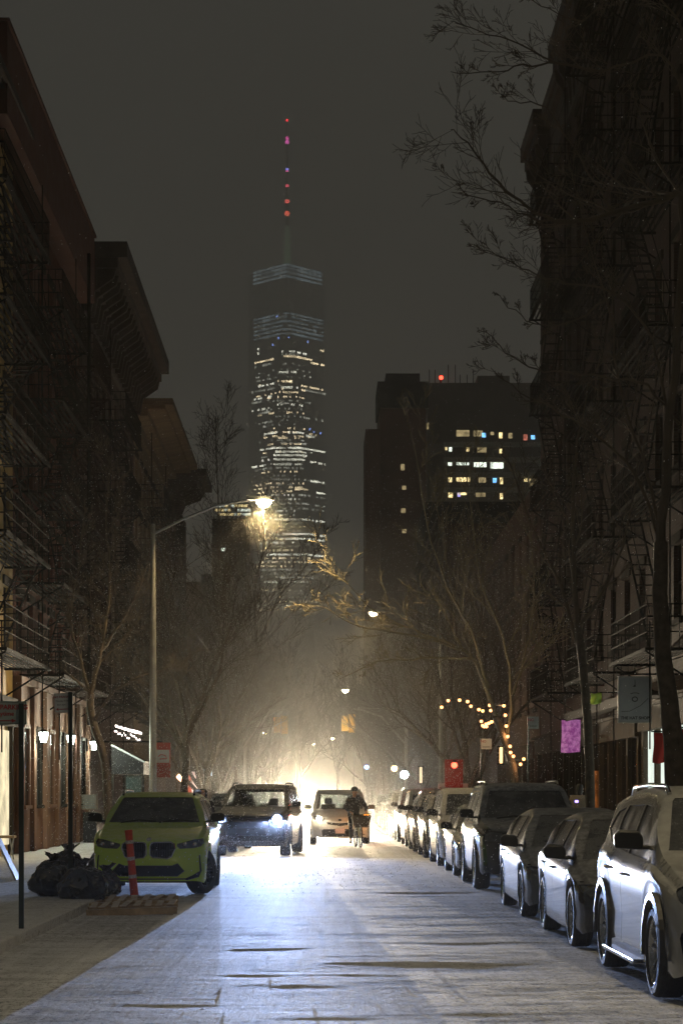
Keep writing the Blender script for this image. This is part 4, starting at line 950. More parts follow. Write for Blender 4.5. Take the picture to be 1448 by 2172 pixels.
# ------------------------------------------------------------------ street lamps
M_lum = em('street_lamp_lens', (1, .80, .42), 60)
def street_lamp(base, hgt, arm, lab, power, col=(1, .78, .42), grp='street lamps', sgn=1, lens_m=None, cone=150):
    r_ = empty('street_lamp', base); tag(r_, lab, 'street lamp', grp)
    q = MB(); q.lathe([(.16, .0), (.16, .25), (.10, .5), (.085, hgt*.5), (.055, hgt), (.0, hgt+.02)], 8); q.build('pole', M_galv, r_, smooth=40)
    q = MB(); e = Vector((sgn*arm, 0, hgt+.62))
    q.tube([(0, 0, hgt-.25), (sgn*arm*.3, 0, hgt+.12), (sgn*arm*.65, 0, hgt+.47), e], .034, 8); q.tube([(0, 0, hgt-.55), (0, 0, hgt-.1)], .05, 6); q.build('arm', M_galv, r_, smooth=40)
    q = MB(); q.prism([(-.1, -.13), (.55, -.09), (.62, 0), (.55, .09), (-.1, .13)], lambda x, y: (e.x+sgn*x, y, e.z-.02), lambda x, y: (e.x+sgn*x*.95, y*.8, e.z+.09)); q.build('lamp_head', M_galv, r_, bevel=.015)
    q = MB(); q.lathe([(.0, -.19), (.12, -.15), (.19, -.05), (.19, 0)], 16, M=Matrix.Translation((e.x+sgn*.33, 0, e.z-.025))); q.build('lamp_glass', lens_m or M_lum, r_, smooth=60)
    ld = bpy.data.lights.new('street_lamp_light', 'SPOT'); ld.energy = power; ld.spot_size = R(cone); ld.spot_blend = .45; ld.color = col; ld.shadow_soft_size = .1; lo = bpy.data.objects.new('street_lamp_light', ld); C.objects.link(lo); lo.parent = r_; lo.location = (e.x+sgn*.33, 0, e.z-.2)
    return r_
a = P(325, 1686, 51); l1 = street_lamp((a.x, 51, .13), P(325, 1112, 51).z-.13, 2.45, 'tall galvanised street lamp with a long curved arm on the left pavement', 2600, (1, .72, .34))
q = MB(); q.tube([P(331, 1140, 51), P(352, 1195, 52), P(388, 1300, 54), P(420, 1350, 56), P(446, 1385, 58)], .012, 4); tag(q.build('loose_cable', M_black), 'thin cable sagging from the top of the tall street lamp', 'cable')
# the next lamp of the same row stands beside the camera
street_lamp((5.0, 16.0, .13), 8.6, 2.45, 'galvanised street lamp on the right pavement beside the camera', 850, sgn=-1, cone=150)
street_lamp((5.0, 84.0, .13), P(0, 1305, 84).z-.6, 2.45, 'street lamp on the right whose glow shows through the lit branches', 1500, sgn=-1, lens_m=em('distant_lamp_lens', (1, .8, .45), 14))
# far lamps
for px, py, d, sg, w_ in ((732, 1463, 117, 1, 1600), (575, 1550, 190, 1, 120), (562, 1554, 200, 1, 120), (705, 1566, 260, -1, 120), (665, 1578, 300, 1, 120)):
    e = P(px, py, d); arm = 2.4; street_lamp((e.x-sg*(arm+.33), d, .1), e.z-.7, arm, 'small far street lamp glowing in the snow, %s' % {732: 'highest one under the trees', 575: 'right one of a close pair', 562: 'left one of a close pair', 705: 'right of the glare', 665: 'lowest, over the glare'}[px], w_, (1, .8, .5), sgn=sg)

# traffic signals
M_sig = pm('yellow_signal_paint', (.80, .48, .04), .5, var=.15)
def signal(px, py, d, polex, lab, red):
    top_ = P(px, py, d); r_ = empty('traffic_light', (polex, d, .1)); tag(r_, lab, 'traffic light', 'traffic lights at the junction'); o = r_.location
    q = MB(); q.tube([(polex, d, .1), (polex, d, top_.z+.2)], .10, 8); q.build('pole', M_galv, r_, o, smooth=40)
    q = MB(); zt2 = top_.z+.85; q.tube([(polex, d, top_.z-1.3), (lerp(polex, top_.x, .45), d, top_.z+.35), (lerp(polex, top_.x, .8), d, zt2-.1), (top_.x, d, zt2)], .055, 8); q.tube([(top_.x, d, zt2), (top_.x, d, top_.z+.5)], .03, 6)
    q.tube([(polex, d, zt2), (top_.x, d, zt2+.02)], .02, 5); q.build('mast_arm', M_galv, r_, o, smooth=40)
    q = MB(); q.bx(top_.x-.19, top_.x+.19, d-.12, d+.12, top_.z-.58, top_.z+.5); q.bx(top_.x-.62, top_.x-.22, d-.05, d+.3, top_.z-.5, top_.z+.42); q.build('signal_head', M_sig, r_, o, bevel=.02)
    q = MB()
    for k in (-.36, 0, .34): q.lathe([(.14, 0), (.14, -.16), (.12, -.16), (.12, 0), (0.001, .02)], 14, M=Matrix.Translation((top_.x, d-.12, top_.z+k)) @ Matrix.Rotation(R(-90), 4, 'X'))
    q.build('visors', M_sig, r_, o)
    q = MB(); q.lathe([(.11, 0), (.001, .02)], 14, M=Matrix.Translation((top_.x-.63 if red < 0 else top_.x-.42, d+.06, top_.z+.3)) @ Matrix.Rotation(R(-90 if red >= 0 else 90), 4, 'Y' if red < 0 else 'X')); q.build('red_lens', em('red_signal', (1, .10, .06), 2.5), r_, o)
signal(603, 1536, 120, -4.4, 'left traffic light hanging from a curved mast arm over the junction', -1)
signal(746, 1533, 120, 5.1, 'right traffic light hanging from a mast arm over the junction', 1)

# ------------------------------------------------------------------ signs
M_signw = pm('white_sign_face', (.62, .64, .62), .5, var=.08, scale=10); M_signback = pm('aluminium_sign_back', (.30, .33, .33), .4, metal=.4)
M_redink = pm('red_ink', (.30, .02, .03), .6); M_blackink = pm('black_ink', (.02, .02, .02), .6)
def text(s, size, m, parent, loc, rot=(R(90), 0, 0), align='CENTER', bold=.0):
    cu = bpy.data.curves.new('lettering', 'FONT'); cu.body = s; cu.size = size; cu.align_x = align; cu.extrude = .001; cu.offset = bold; cu.materials.append(m)
    o = bpy.data.objects.new('lettering', cu); C.objects.link(o); bpy.context.view_layer.update()
    me = bpy.data.meshes.new_from_object(o.evaluated_get(bpy.context.evaluated_depsgraph_get())); bpy.data.objects.remove(o)
    me.name = 'lettering'
    if not me.materials: me.materials.append(m)
    o = bpy.data.objects.new('lettering', me); C.objects.link(o); o.parent = parent; o.location = loc; o.rotation_euler = rot; return o
def board(w, h, m, parent, z, x=0, y=0, name='sign_plate'):
    q = MB(); q.bx(x-w/2, x+w/2, y-.004, y+.004, z-h/2, z+h/2); return q.build(name, m, parent, bevel=.001)
def arrow(parent, w, z, m, x=0, both=True):
    q = MB(); h = .012; t = .035
    q.bx(x-w/2+(t if both else 0), x+w/2-t, -.009, -.006, z-h/2, z+h/2)
    q.add([(x+w/2, -.009, z), (x+w/2-t, -.009, z+.024), (x+w/2-t, -.009, z-.024)], [(0, 1, 2)])
    if both: q.add([(x-w/2, -.009, z), (x-w/2+t, -.009, z+.024), (x-w/2+t, -.009, z-.024)], [(0, 2, 1)])
    q.build('arrow', m, parent)
# sign at the left edge
d = 22.6; r_ = empty('parking_sign', (P(46, 1968, d).x, d, .13)); tag(r_, 'no parking anytime sign on a black post at the left edge', 'sign')
q = MB(); zt2 = P(46, 1492, d).z-.13; q.bx(-.027, .027, -.02, .02, 0, zt2); q.build('post', M_green, r_)
pz = P(0, 1511, d).z-.13
sb = MB(); sb.bx(-.33, .055, .022, .03, pz-.135, pz+.125); pl = sb.build('sign_plate', pm('greyed_sign_face', (.24, .30, .30), .5), r_)
sb = MB()
for x0, x1, z0, z1 in ((-.325, .05, pz+.113, pz+.119), (-.325, .05, pz-.13, pz-.124), (.044, .05, pz-.124, pz+.113)): sb.bx(x0, x1, .018, .0219, z0, z1)
sb.build('border', M_blackink, r_)
text('NO PARKING', .074, M_redink, pl, (-.155, .016, pz+.035), bold=.002); text('Anytime', .068, M_redink, pl, (-.20, .016, pz-.035), bold=.001)
q = MB(); q.bx(-.30, -.10, .016, .0215, pz-.097, pz-.087); q.add([(-.06, .016, pz-.092), (-.11, .016, pz-.07), (-.11, .016, pz-.114)], [(0, 1, 2)]); q.build('arrow', M_redink, pl)
# second sign, rotated towards the street
d = 29.6; r_ = empty('parking_sign', (P(150, 1896, d).x, d, .13)); tag(r_, 'no parking sign with a double arrow, its post rising from the rubbish bags', 'sign')
q = MB(); q.bx(-.032, .032, -.02, .02, 0, P(155, 1468, d).z-.13); q.build('post', M_green, r_)
pz = P(0, 1491, d).z-.13
pl = empty('sign_plate', (-.115, .03, pz), 0, r_); pl.rotation_euler = (0, R(-3), R(12))
q = MB(); q.bx(-.125, .125, -.004, .004, -.145, .145); pf = q.build('plate_face', M_signw, pl)
for sx0, sx1, z0, z1 in ((-.12, .12, .136, .14), (-.12, .12, -.14, -.136), (-.12, -.116, -.136, .136), (.116, .12, -.136, .136)): q = MB(); q.bx(sx0, sx1, -.0075, -.0045, z0, z1); q.build('border', M_redink, pl)
text('NO PARKING', .043, M_redink, pl, (0, -.008, .075), bold=.001); text('Monday-Friday', .034, M_blackink, pl, (0, -.008, .02)); text('8am-6pm', .034, M_blackink, pl, (-.02, -.008, -.035)); arrow(pl, .21, -.09, M_redink)
# small white signs on the right pavement
for (px, py, w_, h_, d, lab) in ((1030, 1578, 22, 22, 56, 'small white parking sign on a green post beside the tall off-roader'), (1131, 1533, 22, 26, 50, 'grey parking sign on a post beside the tree wrapped in lights')):
    c = P(px, py, d); r_ = empty('parking_sign', (c.x-.13, d, .13)); tag(r_, lab, 'sign')
    q = MB(); q.bx(-.02, .02, -.01, .02, 0, c.z+.02); q.build('post', M_green, r_); q = MB(); ww_, hh_ = w_*d/F, h_*d/F
    q.bx(0, ww_, -.02, -.012, c.z-.13-hh_/2, c.z-.13+hh_/2); p_ = q.build('sign_plate', M_signw if px < 1100 else M_signback, r_)
    text('NO', .09, M_redink, p_, (.06, -.024, c.z-.09), bold=.002); q = MB(); q.bx(.03, ww_-.05, -.0225, -.021, c.z-.22, c.z-.205); q.build('arrow', M_blackink, p_)
# hat shop sign
d = 45.5; c = P(1345, 1484, d); r_ = empty('hanging_shop_sign', (c.x, d, c.z)); tag(r_, 'grey hanging board reading THE HAT SHOP on the right', 'sign')
ww_, hh_ = 66*d/F, 93*d/F
M_hat = pm('grey_shop_sign', (.30, .32, .33), .6, var=.08)
q = MB(); q.bx(-ww_/2, ww_/2, -.02, .02, -hh_/2, hh_/2); pl = q.build('sign_board', M_hat, r_); q = MB()
for x0, x1, z0, z1 in ((-ww_/2, ww_/2, hh_/2, hh_/2+.03), (-ww_/2, ww_/2, -hh_/2-.03, -hh_/2), (-ww_/2-.03, -ww_/2, -hh_/2-.03, hh_/2+.03), (ww_/2, ww_/2+.03, -hh_/2-.03, hh_/2+.03)): q.bx(x0, x1, -.03, .03, z0, z1)
q.build('frame', M_galv, r_); q = MB(); q.tube([(-ww_/2, 0, hh_/2+.08), (8.2-c.x, 0, hh_/2+.08)], .02, 6); q.tube([(-ww_/2+.1, 0, hh_/2+.08), (8.2-c.x, 0, hh_/2+.5)], .012, 5); q.build('bracket', M_iron, r_)
text('THE HAT SHOP', .092, M_blackink, pl, (0, -.024, -hh_/2+.05), bold=.003)
q = MB()   # line drawing: a tall pin over a small face, and a long curved pin
q.tube([(0, -.022, .30), (.005, -.022, .38), (.0, -.022, .45)], .006, 5); q.add([(-.05, -.0235, .29), (.02, -.0235, .29), (.01, -.0235, .34)], [(0, 1, 2)])
q.tube([(-.10, -.022, .13), (-.03, -.022, .15), (.04, -.022, .15), (.10, -.022, .13)], .007, 5)
l = [(x, -.022, z) for x, z in ring((0, .01), .06, .05, 14)]; q.tube(l+[l[0]], .010, 5); q.tube([(-.30, -.022, -.27), (-.12, -.022, -.26), (.12, -.022, -.14), (.30, -.022, .03)], .005, 5)
q.build('emblem', M_blackink, pl)
# flags and banners
def banner(name, lab, cat, x0, x1, y0, y1, d, m, pole=True, wob=.04):
    a, b = P(x0, y0, d), P(x1, y1, d); r_ = empty(name, ((a.x+b.x)/2, d, a.z)); tag(r_, lab, cat); q = MB(); n = 8; w_, h_ = b.x-a.x, a.z-b.z; pts = []
    for j in range(n+1):
        for i in range(n+1):
            u, v = i/n, j/n; pts.append((-w_/2+w_*u+.02*math.sin(v*5)*v, wob*math.sin(u*7+v*3)*(.3+v), -h_*v-.015*math.sin(u*5)))
    q.add(pts, [(j*(n+1)+i, j*(n+1)+i+1, (j+1)*(n+1)+i+1, (j+1)*(n+1)+i) for j in range(n) for i in range(n)]); o = q.build('cloth', m, r_, smooth=60); s = o.modifiers.new('thick', 'SOLIDIFY'); s.thickness = .006
    if pole: q = MB(); q.tube([(-w_/2-.05, 0, .015), (XR-(a.x+b.x)/2, 0, .015)], .014, 6); q.build('pole', M_iron, r_)
    return r_
M_red = pm('red_cloth', (.42, .02, .012), .8, var=.1, bump=.2)
banner('flag', 'plain red banner hanging in front of the bright white shop window', 'flag', 1385, 1418, 1553, 1618, 40, M_red)
banner('flag', 'red cloth hanging at the very right edge of the photo', 'flag', 1443, 1470, 1545, 1612, 37, M_red)
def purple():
    m, t, out = nt('purple_glowing_cloth'); b = node(t, 'BsdfPrincipled'); t.links.new(b.outputs[0], out.inputs[0]); n = noisen(t, coords(t), 7, 4, .7); t.links.new(mix(t, maprange(t, n, .4, .6), (.30, .07, .28), (.60, .30, .55)), b.inputs['Base Color']); b.inputs['Roughness'].default_value = .8
    t.links.new(mix(t, maprange(t, n, .4, .6), (.30, .05, .28), (.55, .2, .5)), b.inputs['Emission Color']); b.inputs['Emission Strength'].default_value = .5; return m  # cloth emits light of its own so the banner looks lit
banner('banner', 'purple patterned banner hanging from a black bracket by the shops on the right', 'banner', 1190, 1230, 1527, 1596, 60, purple())
banner('flag', 'small lime green flyer flag beside the right tree trunk', 'flag', 1252, 1275, 1470, 1493, 50, pm('lime_cloth', (.42, .62, .08), .7))
M_purp = em('purple_neon', (.55, .03, 1), 2.6)
d = 62; a, b = P(1259, 1556, d), P(1284, 1600, d)
q = MB(); q.bx(a.x, b.x, d, d+.25, b.z, a.z); o = q.build('neon_shop_sign', M_purp, None, (a.x, d, b.z), bevel=.03); tag(o, 'glowing purple shop light between two tree trunks on the right', 'sign')
ld = bpy.data.lights.new('neon_light', 'POINT'); ld.energy = 60; ld.color = (.7, .1, 1); ld.shadow_soft_size = .2; lo = bpy.data.objects.new('neon_light', ld); C.objects.link(lo); lo.parent = o; lo.location = (0, -.6, .3)

# lit things among the shops
def bulb(px, py, d, r0, m, name, lab, cat, grp=None, light=None):
    c = P(px, py, d); q = MB(); q.lathe([(.001, -r0), (r0*.7, -r0*.7), (r0, 0), (r0*.7, r0*.7), (.001, r0)], 12); o = q.build(name, m, None, smooth=60); o.location = c; tag(o, lab, cat, grp)
    q2 = MB(); q2.lathe([(r0*.5, r0*.8), (r0*.45, r0*1.6), (.001, r0*1.7)], 8); q2.build('socket', M_iron, o)
    if light:
        ld = bpy.data.lights.new('bulb_light', 'POINT'); ld.energy = light[0]; ld.color = light[1]; ld.shadow_soft_size = r0; lo = bpy.data.objects.new('bulb_light', ld); C.objects.link(lo); lo.parent = o; lo.location = (0, -r0*2.5, 0)
    return o
M_bulb = em('string_bulb', (1, .42, .14), 5)
bulbs = [(936, 1500), (950, 1486), (974, 1485), (991, 1488), (998, 1498), (1015, 1505), (1023, 1508), (1038, 1496), (1040, 1507), (1047, 1504), (1068, 1497), (1020, 1530), (1023, 1539), (1030, 1536), (1036, 1534), (1042, 1531), (1071, 1517), (1073, 1540), (1076, 1562), (1081, 1583), (1082, 1596), (1088, 1604), (1103, 1621), (1110, 1610), (1026, 1541), (1031, 1541)]
cable = MB(); cable.tube([P(936, 1498, 55), P(960, 1484, 55), P(998, 1496, 55), P(1023, 1506, 55), P(1040, 1495, 55), P(1068, 1496, 54), P(1072, 1540, 53.6), P(1082, 1596, 53.6), P(1104, 1620, 53.6)], .008, 4); tag(cable.build('light_cable', M_black), 'thin cable carrying the string of warm bulbs round the lit tree', 'cable')
ordw = 'first second third fourth fifth sixth seventh eighth ninth tenth eleventh twelfth thirteenth fourteenth fifteenth sixteenth seventeenth eighteenth nineteenth twentieth twenty-first twenty-second twenty-third twenty-fourth twenty-fifth twenty-sixth'.split()
bulbs.sort(key=lambda p: (p[0]+(p[1] if p[1] > 1510 and p[0] > 1050 else 0)*.5, p[1]))
for i, (x, y) in enumerate(bulbs):
    bulb(x, y, 54.6 if x < 1068 else 53.4, .045, M_bulb, 'light_bulb', 'warm string bulb around the lit tree, %s along the cable from its left end' % ordw[i], 'light bulb', 'warm string bulbs around the lit tree', (6, (1, .5, .2)) if i % 4 == 0 else None)
bulb(963, 1623, 70, .11, em('red_lamp', (1, .06, .03), 9), 'red_lamp', 'round red lamp glowing over the red shop board', 'lamp', None, (60, (1, .12, .05)))
bulb(857, 1643, 95, .20, em('white_lamp', (.75, .9, 1), 40), 'bright_lamp', 'dazzling cold white lamp beyond the parked row', 'lamp', None, (160, (.8, .92, 1)))
bulb(836, 1630, 105, .16, em('orange_lamp', (1, .6, .25), 16), 'orange_lamp', 'small orange lamp left of the dazzling white one', 'lamp', None, (40, (1, .6, .3)))
bulb(777, 1627, 120, .14, em('blue_lamp', (.3, .45, 1), 8), 'blue_lamp', 'tiny blue light over the far end of the row', 'lamp')
for px, py, w_, h_, d, m, nm, lab in ((892, 1644, 6, 34, 84, em('cream_lit_panel', (1, .8, .5), 1.2), 'lit_panel', 'narrow cream lit panel beyond the parked cars'), (1062, 1602, 6, 34, 66, em('warm_sconce', (1, .62, .25), 2.5), 'wall_sconce', 'tall narrow warm sconce left of the light-wrapped tree'),
        (1222, 1700, 6, 5, 46, em('violet_led', (.3, .2, 1), 5), 'violet_light', 'tiny violet light near the walking person on the right'), (1268, 1690, 22, 110, 60, em('amber_interior', (1, .30, .06), .16, .8, 3), 'amber_doorway', 'dim amber shop doorway on the right behind the trunk')):
    c = P(px, py, d); o = glowbox(nm, lab, nm.split('_')[-1] if nm != 'lit_panel' else 'light panel', c, (w_*d/F, .15, h_*d/F), m)
    if nm == 'lit_panel' or nm == 'wall_sconce':
        q = MB(); k = h_*d/F/2; q.bx(-.12, .12, .08, .14, -k-.05, k+.05); q.build('back_plate', M_iron, o)
# red and white board under the red lamp
c = P(962, 1640, 72); r_ = empty('shop_board', (c.x, 72, .13)); tag(r_, 'red and white shop board under the round red lamp', 'sign')
q = MB(); q.bx(-.32, .32, 0, .08, 1.75, 2.75); q.build('red_board', M_red, r_); q = MB(); q.bx(-.55, .5, .09, .2, .0, 1.9); q.build('white_board', M_signw, r_)

# ------------------------------------------------------------------ left side pavement things
# awning + entrance box
d0, d1 = 66.5, 70.5
r_ = empty('shop_awning', (-6.9, d0, .13)); tag(r_, 'black sloping entrance awning with a snowy edge on the left pavement', 'awning')
a, b, c = P(237, 1582, d0), P(305, 1618, d0), P(305, 1642, d0); o = r_.location
q = MB(); pr = [(a.x, a.z), (b.x, b.z), (c.x, c.z), (a.x, c.z)]
q.prism(pr, lambda x, z: (x, d0, z), lambda x, z: (x, d1, z)); q.build('canopy', M_cloth, r_, o)
q = MB(); q.tube([(a.x, d0-.03, a.z+.03), (b.x+.02, d0-.03, b.z+.03)], .035, 5); q.tube([(b.x+.02, d0-.03, b.z+.03), (b.x+.02, d1, b.z+.03)], .035, 5); q.build('snow_edge', M_signw, r_, o)
for x in (a.x+.03, b.x-.02):
    for y_ in (d0+.02, d1-.1): q = MB(); q.bx(x-.04, x+.04, y_, y_+.08, .13, c.z); q.build('post', M_frame, r_, o)
q = MB(); q.bx(a.x+.45, b.x-.08, d0+.12, d0+.14, 1.2, c.z-.03); q.build('display_window', glass('awning_display', (.05, .07, .07)), r_, o)
# icicle string lights above
M_ici = em('icicle_lights', (1, .86, .80), 5)
r_ = empty('icicle_lights', (-6.3, 70, 3.6)); tag(r_, 'row of white icicle string lights hanging over a shop behind the awning', 'string lights'); o = r_.location
q = MB()
ri = random.Random(3)
for k in range(44):
    x = 246+k*1.25; yy = 1538+k*.35+ri.uniform(-1, 1); dd = 70; c = P(x, yy, dd); q.tube([c, c-Vector((0, 0, ri.uniform(.03, .09)))], .028, 5)
    if k % 3 == 0: c2 = P(x-2, yy+ri.uniform(8, 18), dd); q.tube([c2, c2-Vector((0, 0, .06))], .02, 5)
q.build('bulbs', M_ici, r_, o); q = MB(); q.tube([P(244, 1537, 70), P(302, 1553, 70)], .02, 5)
for k in range(20): c = P(248+k*2.7, 1539+k*.8, 70); q.tube([c, c-Vector((0, 0, .35))], .008, 4)
q.build('wires', M_black, r_, o)
# red shop sign and bright shop
r_ = empty('shop_sign', P(345, 1612, 72)); tag(r_, 'red hanging shop sign with a white panel behind the lamp pole', 'sign')
q = MB(); q.bx(-.28, .28, 0, .08, -.62, .62); q.build('red_board', M_red, r_); q = MB(); q.bx(-.24, .24, -.02, -.003, -.1, .36); q.build('white_panel', M_signw, r_)
q = MB(); q.tube([(-.15, -.03, .12), (-.05, -.03, .2), (.1, -.03, .16), (.16, -.03, .05), (-.1, -.03, .03)], .02, 5); q.build('scroll_emblem', M_red, r_); q = MB(); q.tube([(0, .04, .65), (-2.2, .04, .65)], .03, 6); q.build('bracket', M_iron, r_)
r_ = empty('corner_shop', (P(415, 1686, 103).x, 102, .13)); tag(r_, 'small bright corner shop with red light on the left near the junction', 'shop'); o = r_.location
a, b = P(372, 1636, 102), P(452, 1636, 102)
q = MB(); q.bx(a.x, b.x, 102, 106, b.z, b.z+1.1); q.bx(a.x, a.x+.1, 102, 106, .13, b.z); q.bx(b.x-.1, b.x, 102, 106, .13, b.z); q.bx(a.x, b.x, 102, 106, .1, .5); q.build('kiosk_frame', M_frame, r_, o)
a2_, b2_ = P(407, 1636, 102.1), P(432, 1700, 102.1); q = MB(); q.bx(a2_.x, b2_.x, 102.1, 102.2, .55, a2_.z-.02); q.build('shop_window', em('pink_white_window', (1, .72, .62), 1.6, .5, 2), r_, o)
a2_, b2_ = P(388, 1636, 102.1), P(406, 1700, 102.1); q = MB(); q.bx(a2_.x, b2_.x, 102.1, 102.2, .55, a2_.z-.02); q.build('shop_window', em('red_shop_window', (1, .15, .06), .7, .6, 2), r_, o)
q = MB(); c = P(384, 1648, 102); q.lathe([(.001, -.25), (.25, 0), (.001, .25)], 10, M=Matrix.Translation(c)); q.build('warm_lamp', em('warm_shop_lamp', (1, .55, .3), 8), r_, o)
c = P(441, 1642, 101.8); q = MB(); q.bx(c.x-.2, c.x+.2, 101.8, 101.9, c.z-.1, c.z+.25); q.build('sign_panel', em('pale_blue_sign', (.6, .8, 1), 1.3), r_, o)
# air conditioner and dark box on the wall, small wall fixtures
r_ = empty('air_conditioner', (XL+.45, 64.4, P(200, 1700, 64.4).z)); tag(r_, 'boxy white air conditioner sticking out of the brown wall', 'air conditioner')
q = MB(); q.bx(-.35, .2, -.2, .2, -.25, .22); q.build('casing', M_framelite, r_, bevel=.015); q = MB()
for k in range(7): q.bx(-.30, .14, -.215, -.201, -.2+k*.06, -.17+k*.06)
q.build('louvres', M_signback, r_)
r_ = empty('utility_cabinet', (-7.2, 63.6, .13)); tag(r_, 'black utility cabinet standing against the brown wall', 'cabinet')
q = MB(); q.bx(-.2, .2, -.2, .2, 0, .95); q.build('casing', M_black, r_, bevel=.015); q = MB(); q.bx(-.17, .17, -.215, -.201, .06, .9); q.build('door', M_black, r_)
# sandwich board and bench at the left edge
r_ = empty('bench', (P(18, 1790, 47).x, 46.5, .13)); tag(r_, 'small wooden bench on crossed legs at the left edge of the pavement', 'bench')
s_ = F/46.5; q = MB(); q.bx(-.35, .24, -.2, .2, .50, .56); q.build('seat', M_wood, r_, bevel=.01)
for x in (-.25, .16):
    for s in (-1, 1): q = MB(); q.tube([(x+s*.02, s*.16, 0), (x-s*.07, s*.16, .5)], .018, 6); q.build('leg', M_galv, r_)
r_ = empty('sandwich_board', (P(2, 1878, 36).x, 35.6, .13)); tag(r_, 'white sandwich board cut off by the left edge', 'sign')
for s in (-1, 1): q = MB(); q.cbox((s*.19, 0, .36), (.03, .5, .82), ry=s*-.45); q.build('panel', M_signw, r_, bevel=.005)
# orange delineator post
r_ = empty('traffic_post', (P(286, 1908, 31.2).x, 31.2, .0)); tag(r_, 'leaning orange traffic post with worn white bands in front of the green car', 'traffic post')
q = MB(); tilt = -.09; pts = [(tilt*t*1.06, 0, .02+t*1.06) for t in (0, .3, .6, .9, .98, 1)]; q.tube(pts, [.068, .062, .058, .057, .062, .06], 14); q.build('post', M_orange, r_, smooth=50)
for t in (.30, .56, .80): q = MB(); q.tube([(tilt*t*1.06, 0, .02+t*1.06), (tilt*(t+.05)*1.06, 0, .02+(t+.05)*1.06)], .0635, 14, cap=False); q.cbox((0, 0, -9), (.001, .001, .001)) if 0 else None; q.build('reflective_band', pm('worn_white_band', (.55, .50, .47), .6, var=.5, scale=30), r_, smooth=50)
q = MB(); q.lathe([(.17, 0), (.17, .03), (.10, .06), (.07, .08)], 18); q.build('base', M_black, r_, smooth=40)
# pallets
def pallet(loc, rz, w, lab, ry=0, sd=0, n=8):
    r_ = empty('wooden_pallet', loc, rz); tag(r_, lab, 'pallet', 'broken pallets by the kerb'); r_.rotation_euler = (R(4), R(ry), rz); rr = random.Random(sd)
    for k in range(n):
        x = -w/2+.08+(w-.16)*k/(n-1); q = MB(); ln = .78*rr.uniform(.75, 1); q.cbox((x+rr.uniform(-.01, .01), rr.uniform(-.05, .05), .128+rr.uniform(0, .006)), (.092, ln, .017), rz=rr.uniform(-.12, .12)); q.build('slat', M_wood, r_, bevel=.003)
    for y in (-.36, 0, .36): q = MB(); q.bx(-w/2, w/2, y-.02, y+.02, .022, .118); q.build('stringer', M_wood, r_, bevel=.003)
    for k in range(3): x = -w/2+.1+(w-.2)*k/2; q = MB(); q.bx(x-.045, x+.045, -.39, .39, .0, .018); q.build('bottom_board', M_wood, r_, bevel=.003)
pallet((P(275, 1950, 27.2).x, 27.7, .0), R(3), 1.22, 'front weathered pallet lying flat nearest the camera', ry=-2, sd=1)
pallet((P(290, 1925, 29.5).x, 29.3, .0), R(-2), 1.18, 'rear weathered pallet lying behind the first, against the orange post', ry=-1, sd=5, n=7)
# rubbish bags
def bag(loc, sx_, sy_, sz_, lab, sd, knot=True):
    r_ = empty('rubbish_bag', loc); tag(r_, lab, 'rubbish bag', 'black rubbish bags at the kerb'); bm = bmesh.new(); bmesh.ops.create_icosphere(bm, subdivisions=5, radius=1)
    off = Vector((sd*3.7, sd*1.9, sd))
    for v in bm.verts:
        p = v.co.copy(); n = .16*noise.noise(p*1.6+off)+.10*noise.noise(p*3.7+off)
        cr_ = abs(noise.noise(Vector((p.x*3.2, p.y*3.2, p.z*1.3))+off)); n -= .07*(1-min(1, cr_*3)); cr2 = abs(noise.noise(Vector((p.x*11, p.y*11, p.z*5))-off)); n -= .012*(1-min(1, cr2*4))
        p *= 1+n; z = p.z*.62+.5; z = max(z, .0) if z > .02 else .0+.02*0
        k = 1-.32*max(0, z-.45); v.co = Vector((p.x*sx_*k*(1.06 if z < .25 else 1), p.y*sy_*k, z*sz_))
    me = bpy.data.meshes.new('bag'); bm.to_mesh(me); bm.free(); me.materials.append(M_bag); me.polygons.foreach_set('use_smooth', [True]*len(me.polygons)); me.set_sharp_from_angle(angle=R(32))
    o = bpy.data.objects.new('bag', me); C.objects.link(o); o.parent = r_
    if knot:
        q = MB(); h_ = sz_*1.08; rr = random.Random(sd)
        for k in range(7):
            a = rr.uniform(0, 6.28); t = rr.uniform(.6, 1.2)
            p0 = Vector((0, 0, h_-.08)); p1 = Vector((.05*math.cos(a), .04*math.sin(a), h_+.03)); p2 = Vector((.14*t*math.cos(a), .09*math.sin(a), h_+.10*t)); sd_ = Vector((-math.sin(a)*.06, math.cos(a)*.05, 0))
            q.add([p0-sd_*.3, p0+sd_*.3, p1+sd_*.8, p2+sd_, p2-sd_*.8+Vector((0, 0, .02)), p1-sd_*.8], [(0, 1, 2, 5), (5, 2, 3, 4)])
        kn = q.build('tied_top', M_bag, r_, smooth=30); s = kn.modifiers.new('thick', 'SOLIDIFY'); s.thickness = .006
bag((P(112, 1920, 29.8).x, 29.9, .12), .36, .33, .50, 'big rounded black rubbish bag on the left of the heap', 1)
bag((P(172, 1925, 29.0).x, 29.2, .10), .36, .33, .46, 'middle black rubbish bag with a tied crown in the heap', 2)
bag((P(148, 1900, 30.6).x, 30.6, .12), .30, .30, .60, 'tall black rubbish bag behind, wrapped round the sign post foot', 3)
bag((P(228, 1905, 31.2).x, 31.0, .05), .24, .26, .38, 'small black rubbish bag under the nose of the green car', 4)
bag((P(205, 1912, 30.0).x, 30.1, .06), .26, .26, .42, 'slumped black rubbish bag on the right of the heap', 6, False)

